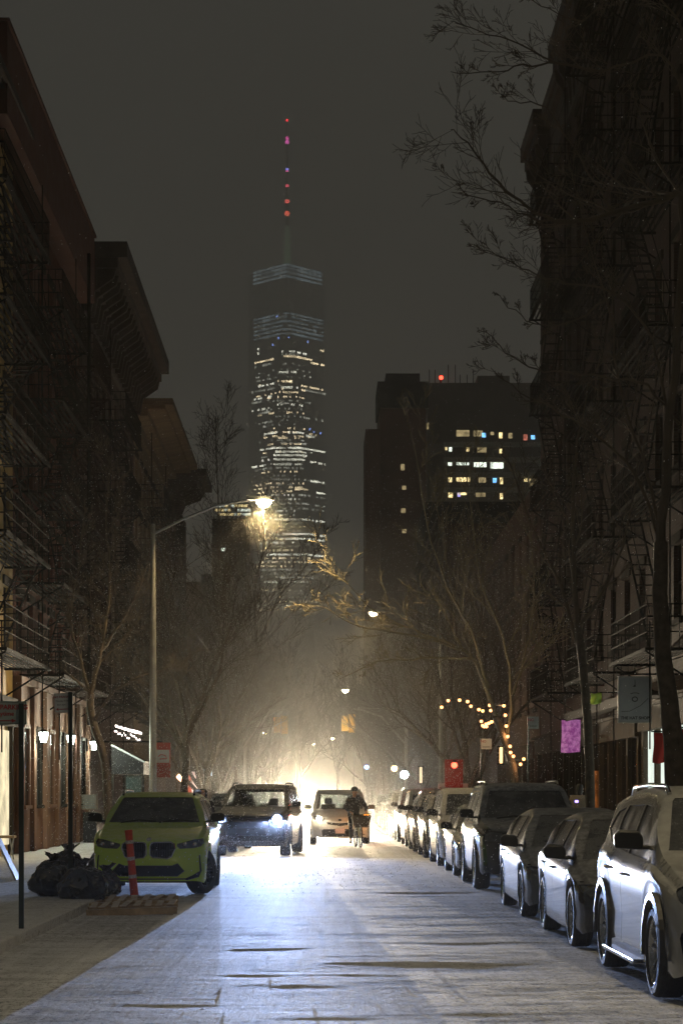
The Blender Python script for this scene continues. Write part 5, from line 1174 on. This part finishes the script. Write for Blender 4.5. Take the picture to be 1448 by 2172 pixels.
# ------------------------------------------------------------------ people
def skinmesh(name, chains, m, parent, sub=2):
    """chains: list of lists of (Vector, radius); points closer than 1 mm are welded."""
    vs, rs, es, key = [], [], [], {}
    def vid(p, r_):
        k = (round(p[0], 3), round(p[1], 3), round(p[2], 3))
        if k not in key: key[k] = len(vs); vs.append(tuple(p)); rs.append(r_)
        return key[k]
    for ch in chains:
        prev = None
        for p, r_ in ch:
            i = vid(p, r_)
            if prev is not None and prev != i: es.append((prev, i))
            prev = i
    me = bpy.data.meshes.new(name); me.from_pydata(vs, es, []); me.materials.append(m)
    o = bpy.data.objects.new(name, me); C.objects.link(o); o.parent = parent
    sk = o.modifiers.new('skin', 'SKIN'); sk.use_smooth_shade = True; lay = me.skin_vertices[0] if me.skin_vertices else None
    if lay is None:
        bm = bmesh.new(); bm.from_mesh(me); bm.verts.layers.skin.verify(); bm.to_mesh(me); bm.free(); lay = me.skin_vertices[0]
    # roots: first vertex of each island
    par = list(range(len(vs)))
    def find(a):
        while par[a] != a: a = par[a]
        return a
    for a, b in es: par[find(a)] = find(b)
    seen = set()
    for i in range(len(vs)):
        rr = rs[i]; lay.data[i].radius = rr if isinstance(rr, tuple) else (rr, rr)
        f = find(i); lay.data[i].use_root = f not in seen; seen.add(f)
    if sub: ss = o.modifiers.new('sub', 'SUBSURF'); ss.levels = sub; ss.render_levels = sub
    return o
V = Vector
def person(loc, rz, lab, J, jacket, trousers, shoes=M_black, hood=False, hair=None, coat_long=False):
    """J: joint positions (local, facing -y)."""
    r_ = empty('person', loc, rz); tag(r_, lab, 'person')
    hip, chest, neck, head = V(J['hip']), V(J['chest']), V(J['neck']), V(J['head'])
    up = (head-neck).normalized(); chains = [[(hip, (.13, .10)), (hip.lerp(chest, .5), (.12, .09)), (chest, (.14, .10)), (neck-up*.02, .06), (neck+up*.05, .055), (head-up*.04, (.072, .085)), (head+up*.05, (.078, .095)), (head+up*.12, (.055, .07))]]
    sh = {}; fing = []
    for s, k in ((-1, 'r'), (1, 'l')):
        S_, E_, Wr_ = V(J['sh'+k]), V(J['el'+k]), V(J['wr'+k]); hd = (Wr_-E_).normalized(); palm = Wr_+hd*.09
        chains.append([(chest, (.14, .10)), (S_, .058), (S_.lerp(E_, .5), .047), (E_, .04), (E_.lerp(Wr_, .5), .036), (Wr_, .026), (palm, (.022, .036))])
        side_ = hd.cross(V((0, 0, 1))); side_ = side_.normalized() if side_.length > .1 else V((1, 0, 0)); curl = V((0, 0, -1)) if abs(hd.z) < .7 else V((0, -1, 0))
        for i, ln in enumerate((.072, .082, .077, .06)):
            b_ = palm-hd*.01+side_*(-.027+.018*i); fing.append([(b_, .010), (b_+hd*ln*.5, .009), (b_+hd*ln*.8+curl*ln*.25, .0085), (b_+hd*ln*.8+curl*ln*.6, .0075)])
        t0 = Wr_+hd*.03-side_*.02; fing.append([(t0, .011), (t0-side_*.03+hd*.03, .010), (t0-side_*.035+hd*.06, .009)])
        Hp = hip+V((s*.09, 0, -.03)); K, A, T = V(J['kn'+k]), V(J['an'+k]), V(J['to'+k])
        chains.append([(hip, (.13, .10)), (Hp, .085), (Hp.lerp(K, .5), .075), (K, .055), (K.lerp(A, .4), .055), (A, .036), (A.lerp(T, .5)+V((0, 0, -.02)), .035), (T, .028)])
    body = skinmesh('body', chains+fing, M_skin, r_)
    fw = V((0, -1, 0))
    fc_ = MB(); hc = head+V((0, 0, .02))                         # face details
    fc_.lathe([(.001, -.02), (.014, -.004), (.010, .014), (.001, .03)], 8, M=Matrix.Translation(hc+V((0, -.098, -.012))))
    for s in (-1, 1): fc_.lathe([(.001, -.025), (.014, 0), (.001, .025)], 8, M=Matrix.Translation(hc+V((s*.082, .005, -.01))))
    fc_.build('face', M_skin, r_, smooth=60)
    e_ = MB()
    for s in (-1, 1): e_.lathe([(.001, -.009), (.011, 0), (.001, .009)], 8, M=Matrix.Translation(hc+V((s*.032, -.088, .012))))
    e_.cbox(hc+V((0, -.09, -.045)), (.045, .012, .008)); e_.build('eyes_and_mouth', M_blackink, r_)
    jc = [[(hip+V((0, 0, -.06 if not coat_long else -.45)), (.19, .14)), (hip, (.185, .14)), (hip.lerp(chest, .5), (.18, .14)), (chest, (.19, .14)), (neck-up*.01, .085)]]
    tc_ = []
    for s, k in ((-1, 'r'), (1, 'l')):
        S_, E_, Wr_ = V(J['sh'+k]), V(J['el'+k]), V(J['wr'+k])
        jc.append([(chest, (.19, .14)), (S_, .085), (S_.lerp(E_, .5), .072), (E_, .064), (E_.lerp(Wr_, .6), .056), (Wr_-(Wr_-E_).normalized()*.01, .043)])
        Hp = hip+V((s*.09, 0, -.03)); K, A, T = V(J['kn'+k]), V(J['an'+k]), V(J['to'+k])
        tc_.append([(hip, (.15, .12)), (Hp, .105), (Hp.lerp(K, .5), .092), (K, .073), (K.lerp(A, .5), .068), (A+V((0, 0, .04)), .058)])
        skinmesh('shoe', [[(A+V((0, .02, -.02)), .05), (A.lerp(T, .5)+V((0, 0, -.025)), .048), (T, .042)]], shoes, r_, 1)
    skinmesh('jacket', jc, jacket, r_); skinmesh('trousers', tc_, trousers, r_)
    if hood: 
        skinmesh('hood', [[(neck, .09), (head+V((0, .05, -.02)), .12), (head+V((0, .045, .09)), .115), (head+V((0, .03, .15)), .07)]], jacket, r_)
    if hair: skinmesh('hair', [[(head+V((0, .05, -.16)), .06), (head+V((0, .05, 0)), .092), (head+V((0, .03, .09)), .088), (head+V((0, .01, .13)), .05)]], hair, r_)
    return r_
stand = dict(hip=(0, 0, .95), chest=(0, 0, 1.32), neck=(0, 0, 1.49), head=(0, -.02, 1.62), shr=(-.19, 0, 1.42), shl=(.19, 0, 1.42), elr=(-.25, .02, 1.13), ell=(.25, .02, 1.13), wrr=(-.21, -.12, .92), wrl=(.21, -.12, .92), knr=(-.10, -.06, .50), knl=(.10, .02, .50), anr=(-.10, -.02, .09), anl=(.10, .16, .09), tor=(-.11, -.18, .045), tol=(.11, .0, .045))
M_hair = pm('dark_hair', (.015, .01, .008), .6)
person((P(430, 1690, 47).x, 47, 0), 0, 'hooded person in black walking between the green car and the black car', stand, M_cloth, M_cloth2, hood=True)
person((6.15, 48.0, .13), R(160), 'person with long dark hair and a pale coat walking by the shops on the right', stand, M_beige, M_cloth2, hair=M_hair, coat_long=True)
# cyclist
cx_, cd_ = P(757, 1690, 62.9).x, 62.6
J = dict(hip=(-.10, .34, 1.00), chest=(-.09, .10, 1.40), neck=(-.09, -.02, 1.56), head=(-.08, -.07, 1.69), shr=(-.29, .02, 1.47), shl=(.12, .02, 1.47), elr=(-.36, -.12, 1.22), ell=(.28, -.12, 1.24), wrr=(-.22, -.36, 1.10), wrl=(.27, -.36, 1.11),
         knr=(-.20, .0, .68), knl=(.06, .02, .86), anr=(-.20, .18, .22), anl=(.07, .16, .46), tor=(-.21, .0, .15), tol=(.07, -.02, .42))
cy = person((cx_, cd_, 0), 0, 'cyclist in a black jacket and dark helmet riding towards the camera', J, M_cloth, M_cloth2)
hc = V(J['head'])+V((0, .0, .07))
q = MB(); q.lathe([(.118, -.02), (.122, .02), (.105, .075), (.06, .115), (.001, .125)], 20, M=Matrix.Translation(hc) @ Matrix.Diagonal((1, 1.2, 1, 1))); q.build('helmet', M_black, cy, smooth=60)
bk = empty('bicycle', (cx_, cd_, 0), R(7)); tag(bk, 'bicycle with wide handlebars and a front bag ridden by the cyclist', 'bicycle'); 
def bwheel(y, x=0):
    q = MB(); m_ = Matrix.Translation((x, y, .34)) @ Matrix.Rotation(R(90), 4, 'Y'); q.lathe([(.335, -.022), (.34, 0), (.335, .022), (.31, .022), (.31, -.022)], 36, M=m_, closed=True); w_ = q.build('wheel', M_rubber, bk, smooth=50)
    q = MB(); q.lathe([(.312, -.012), (.312, .012), (.298, .012), (.298, -.012)], 36, M=m_, closed=True)
    for k in range(18): a = 2*math.pi*k/18; q.tube([(x, y, .34), (x+.0, y+.3*math.cos(a), .34+.3*math.sin(a))], .002, 3, cap=False)
    q.tube([(x-.05, y, .34), (x+.05, y, .34)], .02, 8); q.build('rim', M_galv, w_)
bwheel(-.52, .03); bwheel(.55, .03)
q = MB()
for pts, r0 in (([(.03, .55, .34), (.03, .10, .30), (.03, .22, .86), (.03, .55, .34)], .014), ([(.03, .10, .30), (.03, -.36, .82)], .02), ([(.03, .20, .78), (.03, -.36, .90)], .018), ([(.03, -.33, .78), (.03, -.38, 1.0)], .02)): q.tube(pts, r0, 8)
q.build('frame', pm('bike_frame_paint', (.05, .04, .035), .35, coat=1), bk, smooth=40)
q = MB()
for s in (-1, 1): q.tube([(.03+s*.015, -.37, .78), (.03+s*.055, -.42, .68), (.03+s*.055, -.52, .34)], .016, 6)
q.build('fork', pm('pale_fork_metal', (.45, .38, .25), .4), bk, smooth=40)
q = MB(); q.tube([(-.32, -.34, 1.04), (-.12, -.40, 1.03), (.03, -.40, 1.01), (.18, -.40, 1.03), (.38, -.34, 1.04)], .015, 8); q.build('handlebar', M_iron, bk, smooth=40)
q = MB(); q.cbox((-.08, .30, .96), (.16, .28, .06)); q.build('saddle', M_black, bk, bevel=.02)
q = MB(); q.prism([(-.20, .62), (.24, .62), (.34, 1.0), (-.30, 1.0)], lambda x, z: (x+.03, -.55, z), lambda x, z: (x+.03, -.43, z)); q.build('front_bag', pm('brown_bag_cloth', (.045, .028, .02), .7), bk, bevel=.04)
q = MB(); q.tube([(-.12, .1, .30), (.18, .1, .30)], .015, 6); q.cbox((-.16, .14, .2), (.09, .08, .02)); q.cbox((.2, .1, .40), (.09, .08, .02)); q.build('pedals', M_iron, bk)

# roof light bar on the near white car
r_ = empty('roof_box_light', (RIGHT+.945-.10, 15.35+2.55, 1.78)); tag(r_, 'small slatted lantern-like box on the roof of the white car at the right edge', 'roof light')
q = MB(); q.bx(-.15, .15, -.1, .1, .10, .13); q.bx(-.15, .15, -.1, .1, -.03, 0)
for k in range(7): q.bx(-.15+k*.045, -.13+k*.045, -.1, -.085, 0, .10)
for s in (-1, 1): q.bx(s*.15-.01, s*.15+.01, -.1, .1, 0, .1)
q.build('cage', M_chrome, r_, bevel=.006); q = MB(); q.bx(-.13, .13, -.08, .09, .002, .098); q.build('lens', M_lampoff, r_)
q = MB(); q.tube([(-.25, 0, -.09), (-.1, 0, -.045), (.1, 0, -.045), (.25, 0, -.09)], .015, 6); q.build('mount', M_black, r_, smooth=50)

# ------------------------------------------------------------------ bare trees
def branch(out, p, d, r, ln, depth, rr, up=.12, spread=.75, kids=(6, 6, 5, 5), wob=.22, minr=.0045):
    n = max(3, int(ln/(.45 if depth < 2 else .25))); pts = [p.copy()]; rs = [r]; cur = p.copy(); dd = d.normalized(); dirs = [dd.copy()]
    for i in range(n):
        dd = (dd+V((rr.uniform(-wob, wob), rr.uniform(-wob, wob), rr.uniform(-wob*.6, wob*.8)+up*.35))).normalized(); cur = cur+dd*(ln/n); pts.append(cur.copy()); dirs.append(dd.copy()); rs.append(max(minr, r*(1-.82*(i+1)/n)))
    out.append((pts, rs, depth))
    if depth >= len(kids): return
    for k in range(kids[depth]):
        t = .22+.74*(k+rr.random()*.7)/kids[depth]; i = min(n-1, int(t*n)); f = t*n-i; q_ = pts[i].lerp(pts[min(i+1, n)], f); D_ = dirs[i]
        ax = D_.orthogonal().normalized(); ax = Matrix.Rotation(rr.uniform(0, 6.283), 3, D_) @ ax
        nd = (D_*math.cos(spread*rr.uniform(.65, 1.1))+ax*math.sin(spread*rr.uniform(.65, 1.1))).normalized(); nd.z += up
        branch(out, q_, nd, max(minr, rs[i]*rr.uniform(.48, .62)), ln*rr.uniform(.42, .62)*(1.1-.45*t), depth+1, rr, up, spread, kids, wob*1.15, minr)
def tree_mesh(brs, root, base=V((0, 0, 0)), tm_=None):
    tm, cm = MB(), MB()
    for pts, rs, depth in brs:
        if depth == 0: tm.tube(pts, rs, 9)
        else: cm.tube(pts, rs, 6 if depth == 1 else (4 if depth == 2 else 3), cap=False)
    tm.build('trunk', M_bark, root, base, smooth=50); cm.build('crown', tm_ or M_twig, root, base, smooth=50)
def make_tree(name, loc, lab, sd, h=10, limbs=6, lean=(0, 0), r=.17, fork=3.0, limb_len=6.0, spread=.6, kids=(6, 6, 5), grp=None, minr=.007, up=.16, bias=V((0, 0, 0))):
    root = empty(name, loc); tag(root, lab, 'tree', grp); rr = random.Random(sd); brs = []
    pts = [V((0, 0, -.05))]; rs = [r*1.25]; n = 8
    for i in range(1, n+1):
        t = i/n; pts.append(V((lean[0]*t*t*fork+.06*noise.noise(V((sd, t*3, 0))), lean[1]*t*t*fork+.06*noise.noise(V((t*3, sd, 0))), t*fork))); rs.append(r*(1-.3*t))
    brs.append((pts, rs, 0))
    for k in range(limbs):
        a = 2*math.pi*(k+rr.random()*.6)/limbs; el = spread*rr.uniform(.5, 1.15); d_ = V((math.cos(a)*math.sin(el), math.sin(a)*math.sin(el), math.cos(el)))+bias
        p = pts[-1]-V((0, 0, rr.uniform(0, fork*.25)*(k > 0))); branch(brs, p, d_, r*.62*rr.uniform(.7, 1), limb_len*rr.uniform(.75, 1.1), 1, rr, up, .72, (0,)+kids, .2, minr)
    tree_mesh(brs, root); return root
# three tree kinds reused down the street
G = 'bare street trees down the block'
kinds = [make_tree('bare_tree', (-5.2, 68, .1), 'bare tree on the left pavement with a straight bare trunk before the corner shop', 11, r=.15, fork=3.4, limb_len=6.4, limbs=6, kids=(8, 7, 5), grp=G),
         make_tree('bare_tree', (5.7, 77, .1), 'bare forked tree with dark limbs beside the round red lamp', 23, r=.2, fork=1.9, limb_len=7.6, limbs=7, spread=.62, kids=(8, 7, 5), grp=G),
         make_tree('bare_tree', (-5.0, 90, .1), 'bare tree on the left pavement between the corner shop and the junction', 35, r=.17, fork=3.0, limb_len=6.8, limbs=7, spread=.8, kids=(8, 7, 5), grp=G)]
kinds[0].location = (-4.5, 68, .1)
tr_i = 0
labs = {}
spots = [(-4.6, 79, 1, .95), (5.6, 88, 2, 1.0), (5.8, 99, 0, 1.05), (-4.9, 101, 1, 1.0), (5.6, 109, 1, 1.1), (-4.8, 111, 0, 1.05), (-5.2, 136, 2, 1.15), (5.6, 138, 0, 1.2), (-5.0, 148, 1, 1.2), (5.6, 150, 2, 1.2), (-5.2, 163, 0, 1.25), (5.8, 165, 1, 1.3), (-5.0, 180, 2, 1.3), (5.6, 183, 0, 1.35), (-5.0, 205, 1, 1.4), (5.6, 210, 2, 1.4), (-5, 235, 0, 1.5), (5.6, 240, 1, 1.5), (-2.5, 275, 2, 1.6), (2.5, 285, 0, 1.6), (-7, 300, 1, 1.7), (8, 310, 2, 1.7), (14, 215, 1, 1.5), (-13, 215, 2, 1.3)]
ordn = ['third', 'fourth', 'fifth', 'sixth', 'seventh', 'eighth', 'ninth', 'tenth', 'eleventh', 'twelfth', 'thirteenth', 'fourteenth', 'fifteenth']
ln_, rn_ = 0, 0
for i, (x, y, k, s) in enumerate(spots):
    c = copy_tree(kinds[k]); c.location = (x, y, .1); c.rotation_euler = (0, 0, rnd.uniform(0, 6.28)); c.scale = (s, s, s*rnd.uniform(.92, 1.05))
    if x < 0: lab = 'bare tree on the left pavement, %s from the corner of the row' % ordn[ln_]; ln_ += 1
    else: lab = 'bare tree on the right pavement, %s along the row' % ordn[rn_]; rn_ += 1
    tag(c, lab, 'tree', G)
# lit tree whose limbs reach over the street
def guided(name, loc, lab, r, guides, sd, kids=(7, 6, 4), minr=.0055, up=.1, sp=.75, klen=.34, tm_=None):
    """guides: (points, start radius, end radius) in world space, then grown over with side branches."""
    root = empty(name, loc); tag(root, lab, 'tree'); base = V(loc); rr = random.Random(sd); brs = []
    for gi, (pts, r0, r1) in enumerate(guides):
        pts = [V(p)-base for p in pts]; fine = []; n = len(pts)-1
        for i in range(n):
            for k in range(4):
                t = k/4; p0, p1, p2, p3 = pts[max(i-1, 0)], pts[i], pts[i+1], pts[min(i+2, n)]
                fine.append(.5*((2*p1)+(p2-p0)*t+(2*p0-5*p1+4*p2-p3)*t*t+(3*p1-p0-3*p2+p3)*t**3)+V((rr.uniform(-1, 1), rr.uniform(-1, 1), rr.uniform(-1, 1)))*.025*(1 if gi else .3))
        fine.append(pts[-1]); m_ = len(fine); rs = [lerp(r0, r1, (j/(m_-1))**.8) for j in range(m_)]
        brs.append((fine, rs, 0 if gi == 0 else 1))
        if gi == 0: continue
        tot = sum((b_-a_).length for a_, b_ in zip(fine, fine[1:])); nk = int(kids[0]*tot/4)+3
        for k in range(nk):
            t = .2+.8*(k+rr.random())/nk; j = min(m_-2, int(t*(m_-1))); D_ = (fine[j+1]-fine[j]).normalized(); ax = Matrix.Rotation(rr.uniform(0, 6.28), 3, D_) @ D_.orthogonal().normalized(); a_ = sp*rr.uniform(.6, 1.1)
            nd = D_*math.cos(a_)+ax*math.sin(a_); nd.z += up
            branch(brs, fine[j], nd, max(minr, rs[j]*.5), tot*klen*rr.uniform(.4, 1)*(1.15-.6*t), 2, rr, up, sp, (0, 0)+kids[1:], .22, minr)
    tree_mesh(brs, root, tm_=tm_); return root
T = lambda *a: [P(*p) for p in a]
d = 53.5; g0 = P(1098, 1700, d); g0.z = .1
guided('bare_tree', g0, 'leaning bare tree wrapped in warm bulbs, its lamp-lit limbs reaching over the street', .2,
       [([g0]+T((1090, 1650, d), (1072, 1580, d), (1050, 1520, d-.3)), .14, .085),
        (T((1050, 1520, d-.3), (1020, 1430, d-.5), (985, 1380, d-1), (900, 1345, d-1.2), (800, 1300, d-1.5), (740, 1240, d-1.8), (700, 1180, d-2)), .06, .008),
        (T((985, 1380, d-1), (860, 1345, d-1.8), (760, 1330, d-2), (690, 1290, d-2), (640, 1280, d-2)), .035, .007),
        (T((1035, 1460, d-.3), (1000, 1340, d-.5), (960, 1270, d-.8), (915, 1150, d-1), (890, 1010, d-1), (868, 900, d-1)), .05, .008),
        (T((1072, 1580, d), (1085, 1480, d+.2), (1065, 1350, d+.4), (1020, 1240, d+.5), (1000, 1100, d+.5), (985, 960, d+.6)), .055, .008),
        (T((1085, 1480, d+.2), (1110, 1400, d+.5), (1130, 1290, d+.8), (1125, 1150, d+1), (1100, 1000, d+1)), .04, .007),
        (T((1000, 1400, d-.5), (930, 1395, d-1), (860, 1400, d-1.4), (800, 1405, d-1.6), (720, 1440, d-1.8)), .04, .01)], 4, kids=(7, 5, 4), minr=.007, tm_=pm('lamplit_bark', (.19, .16, .10), .9, var=.3, scale=3))  # lighter, golden bark colour stands in for lamplight on these limbs
# trunk right of it, slim, in front of the shops
d = 42; g0 = P(1252, 1720, d); g0.z = .1
guided('bare_tree', g0, 'slim bare tree standing before the purple shop light on the right', .12,
       [([g0]+T((1249, 1620, d), (1243, 1500, d), (1233, 1400, d), (1225, 1330, d)), .11, .08),
        (T((1225, 1330, d), (1215, 1200, d), (1213, 1050, d), (1230, 900, d), (1250, 800, d)), .07, .01),
        (T((1233, 1400, d), (1190, 1250, d+.3), (1130, 1120, d+.5), (1080, 980, d+.5)), .05, .01),
        (T((1225, 1330, d), (1280, 1250, d-.3), (1330, 1120, d-.3), (1350, 980, d-.3)), .05, .01)], 9, kids=(6, 5, 4))
# big near trunk with branches sweeping left into the sky
d = 31; g0 = P(1440, 1760, d); g0.z = .1
guided('bare_tree', g0, 'thick dark trunk at the right edge with twiggy branches sweeping left across the sky', .3,
       [([g0]+T((1432, 1650, d), (1424, 1540, d), (1410, 1430, d), (1400, 1300, d), (1400, 1150, d)), .19, .11),
        (T((1400, 1150, d), (1420, 900, d-1), (1440, 650, d-1.5), (1450, 430, d-2), (1400, 425, d-2), (1300, 450, d-2), (1200, 470, d-2), (1120, 440, d-2), (1040, 370, d-2), (990, 300, d-2), (955, 275, d-2)), .075, .006),
        (T((1200, 470, d-2), (1130, 465, d-2), (1060, 430, d-2), (990, 410, d-2), (945, 365, d-2)), .018, .005),
        (T((1450, 430, d-2), (1460, 250, d-3), (1400, 120, d-3), (1280, 150, d-3), (1180, 130, d-3), (1080, 85, d-3), (1000, 60, d-3), (955, 45, d-3)), .026, .005),
        (T((1280, 150, d-3), (1180, 135, d-3), (1110, 140, d-3), (1040, 155, d-3), (955, 152, d-3)), .02, .005),
        (T((1460, 250, d-3), (1440, 40, d-3), (1330, -20, d-3), (1230, 40, d-3), (1150, 10, d-3), (1110, -10, d-3)), .018, .005),
        (T((1420, 900, d-1), (1380, 720, d-1), (1300, 620, d-1), (1200, 600, d-1), (1120, 575, d-1), (1060, 545, d-1), (1020, 525, d-1)), .026, .005),
        (T((1440, 900, d-1), (1370, 820, d-1), (1280, 800, d-1), (1190, 790, d-1), (1120, 780, d-1), (1060, 735, d-1), (1030, 700, d-1)), .026, .005),
        (T((1400, 1150, d), (1340, 1000, d), (1260, 920, d), (1190, 880, d), (1100, 830, d), (1040, 780, d)), .032, .005),
        (T((1400, 1150, d), (1370, 1000, d-.5), (1320, 850, d-.5), (1290, 650, d-.5), (1240, 480, d-.5), (1200, 300, d-.5)), .032, .005),
        (T((1300, 450, d-2), (1230, 340, d-2), (1160, 230, d-2), (1090, 215, d-2), (1060, 205, d-2)), .018, .005),
        (T((1300, 620, d-1), (1220, 680, d-1), (1150, 690, d-1), (1090, 660, d-1), (1050, 620, d-1)), .018, .005)], 14, kids=(9, 6, 4), minr=.004, sp=.75, klen=.21)
# leaning tree on the left
d = 52.5; g0 = P(232, 1720, d); g0.z = .1
guided('bare_tree', g0, 'crooked bare tree leaning in front of the left lanterns, beside the lamp pole', .15,
       [([g0]+T((226, 1640, d), (213, 1580, d), (194, 1520, d), (192, 1470, d)), .13, .10),
        (T((192, 1470, d), (170, 1400, d), (150, 1300, d), (170, 1180, d), (180, 1060, d)), .07, .008),
        (T((192, 1470, d), (215, 1380, d), (235, 1250, d), (225, 1100, d), (240, 960, d)), .08, .008),
        (T((200, 1530, d), (245, 1465, d-.5), (290, 1440, d-1), (340, 1425, d-1), (400, 1400, d-1)), .05, .007),
        (T((192, 1470, d), (130, 1420, d), (80, 1390, d), (30, 1330, d)), .05, .007),
        (T((215, 1380, d), (270, 1300, d), (310, 1200, d), (320, 1100, d)), .05, .007)], 17, kids=(9, 7, 5))
# trees behind the lamp arm
d = 112; guided('bare_tree', (P(560, 1690, d).x-3.2, d, .1), 'tall bare tree behind the street lamp arm, its fine branches crossing the tower', .2,
       [([V((P(560, 1690, d).x-3.2, d, .1))]+T((500, 1560, d), (520, 1460, d), (545, 1380, d)), .2, .16),
        (T((545, 1380, d), (590, 1270, d), (650, 1200, d), (690, 1130, d)), .10, .015), (T((545, 1380, d), (540, 1250, d), (560, 1150, d), (550, 1060, d)), .10, .015), (T((520, 1460, d), (470, 1250, d), (462, 1050, d), (458, 905, d)), .09, .015), (T((545, 1380, d), (620, 1300, d), (680, 1260, d), (720, 1220, d)), .08, .015)], 21, kids=(10, 6, 4), minr=.010)

# pipes and the vertical downspout on the left front
q = MB(); q.tube([(XL+1.15, 57.6, 3.6), (XL+1.15, 57.6, 17)], .05, 8); tag(q.build('downpipe', M_iron, b1, b1.location), None)
# covered ladder hanging by the fire escape
# ------------------------------------------------------------------ falling snow
rs_ = random.Random(99); fv, ff = [], []
def flakes(n, x0, x1, y0, y1, z0, z1, r0, r1):
    for _ in range(n):
        x, y, z = rs_.uniform(x0, x1), rs_.uniform(y0, y1), rs_.uniform(z0, z1); r = rs_.uniform(r0, r1)
        if 38 < y < 54 and -4 < x < 1.5 and .5 < z < 1.4: continue
        if 45 < y < 54 and -3.4 < x < .2 and z < 1.7 and (rs_.random() < .9 or y > 47): continue
        h_ = r*1.5; o = len(fv); tx = r*.5
        fv.extend(((x-r, y, z), (x+r, y, z), (x, y-r, z), (x, y+r, z), (x-tx, y, z-h_), (x+tx, y, z+h_)))
        ff.extend(((0+o, 2+o, 5+o), (2+o, 1+o, 5+o), (1+o, 3+o, 5+o), (3+o, 0+o, 5+o), (2+o, 0+o, 4+o), (1+o, 2+o, 4+o), (3+o, 1+o, 4+o), (0+o, 3+o, 4+o)))
flakes(46000, -6, 6, 38, 100, .1, 9, .0035, .0075); flakes(2500, -4, 1.5, 48, 52.5, 5.5, 9.6, .003, .006); _n0 = 0; flakes(9000, -4.5, 3.5, 30, 53, .1, 2.2, .0035, .007); flakes(9000, -7, 8, 12, 60, 1, 12, .002, .0045)
for _ in range(2600):       # fine powder right in front of the bluish headlights
    x, y, z, r = rs_.uniform(-3.1, -.5), rs_.uniform(50, 52.3), rs_.uniform(.12, .6), rs_.uniform(.0018, .0035); o = len(fv)
    fv.extend(((x-r, y, z), (x+r, y, z), (x, y-r, z), (x, y+r, z), (x, y, z-r*1.5), (x, y, z+r*1.5)))
    ff.extend(((0+o, 2+o, 5+o), (2+o, 1+o, 5+o), (1+o, 3+o, 5+o), (3+o, 0+o, 5+o), (2+o, 0+o, 4+o), (1+o, 2+o, 4+o), (3+o, 1+o, 4+o), (0+o, 3+o, 4+o)))
me = bpy.data.meshes.new('falling_snow'); me.from_pydata(fv, [], ff); me.materials.append(pm('snowflake', (.8, .82, .85), .8)); o = bpy.data.objects.new('falling_snow', me); C.objects.link(o); tag(o, 'small snowflakes falling through the headlight beams', 'snow', kind='stuff')

# ------------------------------------------------------------------ haze
q = MB(); q.bx(-500, 500, -40, 1720, -1.2, 560); hz = q.build('haze', [bpy.data.materials.new('snowy_air')]); tag(hz, 'snowy night air hanging over the street', 'haze', kind='stuff')
m = hz.data.materials[0]; m.use_nodes = True; t = m.node_tree; t.nodes.clear(); out = t.nodes.new('ShaderNodeOutputMaterial'); pv = t.nodes.new('ShaderNodeVolumePrincipled')
pv.inputs['Color'].default_value = (.95, .93, .88, 1); pv.inputs['Density'].default_value = HAZE; pv.inputs['Anisotropy'].default_value = .42; t.links.new(pv.outputs[0], out.inputs['Volume'])

# the cloud base the tower stands in: denser air beyond the neighbourhood
q = MB(); q.bx(-480, 480, 330, 1570, .5, 558); cl = q.build('snow_cloud', [m.copy()]); tag(cl, 'denser snow cloud far off in which the tower fades', 'cloud', kind='stuff')
cl.data.materials[0].node_tree.nodes['Principled Volume'].inputs['Density'].default_value = .0015

# denser snowy air added around the traffic so its headlights make a glow
q = MB(); q.bx(-7.4, 8.0, 69.3, 113, .14, 11); fl_ = q.build('glow_flurry', [m.copy()]); tag(fl_, 'snow flurry added around the oncoming traffic to make its headlights glow', 'snow flurry', kind='stuff')
fl_.data.materials[0].name = 'glow_air'; fl_.data.materials[0].node_tree.nodes['Principled Volume'].inputs['Density'].default_value = .0085


# balls of thicker air added at the brightest lamps to give them a halo
def halo_ball(loc, rad, k, lab, g_=.3):
    bm = bmesh.new(); bmesh.ops.create_icosphere(bm, subdivisions=3, radius=rad); me = bpy.data.meshes.new('lamp_halo'); bm.to_mesh(me); bm.free()
    o = bpy.data.objects.new('lamp_halo', me); C.objects.link(o); o.location = loc; tag(o, lab, 'snow', kind='stuff')
    m2, t2, out2 = nt('halo_air'); pv2 = node(t2, 'VolumePrincipled'); pv2.inputs['Color'].default_value = (.95, .93, .9, 1); pv2.inputs['Anisotropy'].default_value = g_
    tcx = node(t2, 'TexCoord'); vl = node(t2, 'VectorMath', operation='LENGTH'); t2.links.new(tcx.outputs['Object'], vl.inputs[0])
    dd_ = mathn(t2, 'MULTIPLY', mathn(t2, 'POWER', maprange(t2, vl.outputs[1], 0, rad*.97, 1, 0), 2.0), k); t2.links.new(dd_, pv2.inputs['Density']); t2.links.new(pv2.outputs[0], out2.inputs['Volume']); me.materials.append(m2)
lc = P(567, 1058, 51); halo_ball((lc.x, 51, lc.z-.2), 1.35, .09, 'snowy air added as a halo under the tall street lamp')
halo_ball((-1.10, 52.5, 1.0), .95, .05, 'snowy air added as a flare in front of the right headlight of the black car')
halo_ball((-.02, 65.3, .88), 1.0, .07, 'snowy air added as a flare at the warm headlight of the white people carrier')
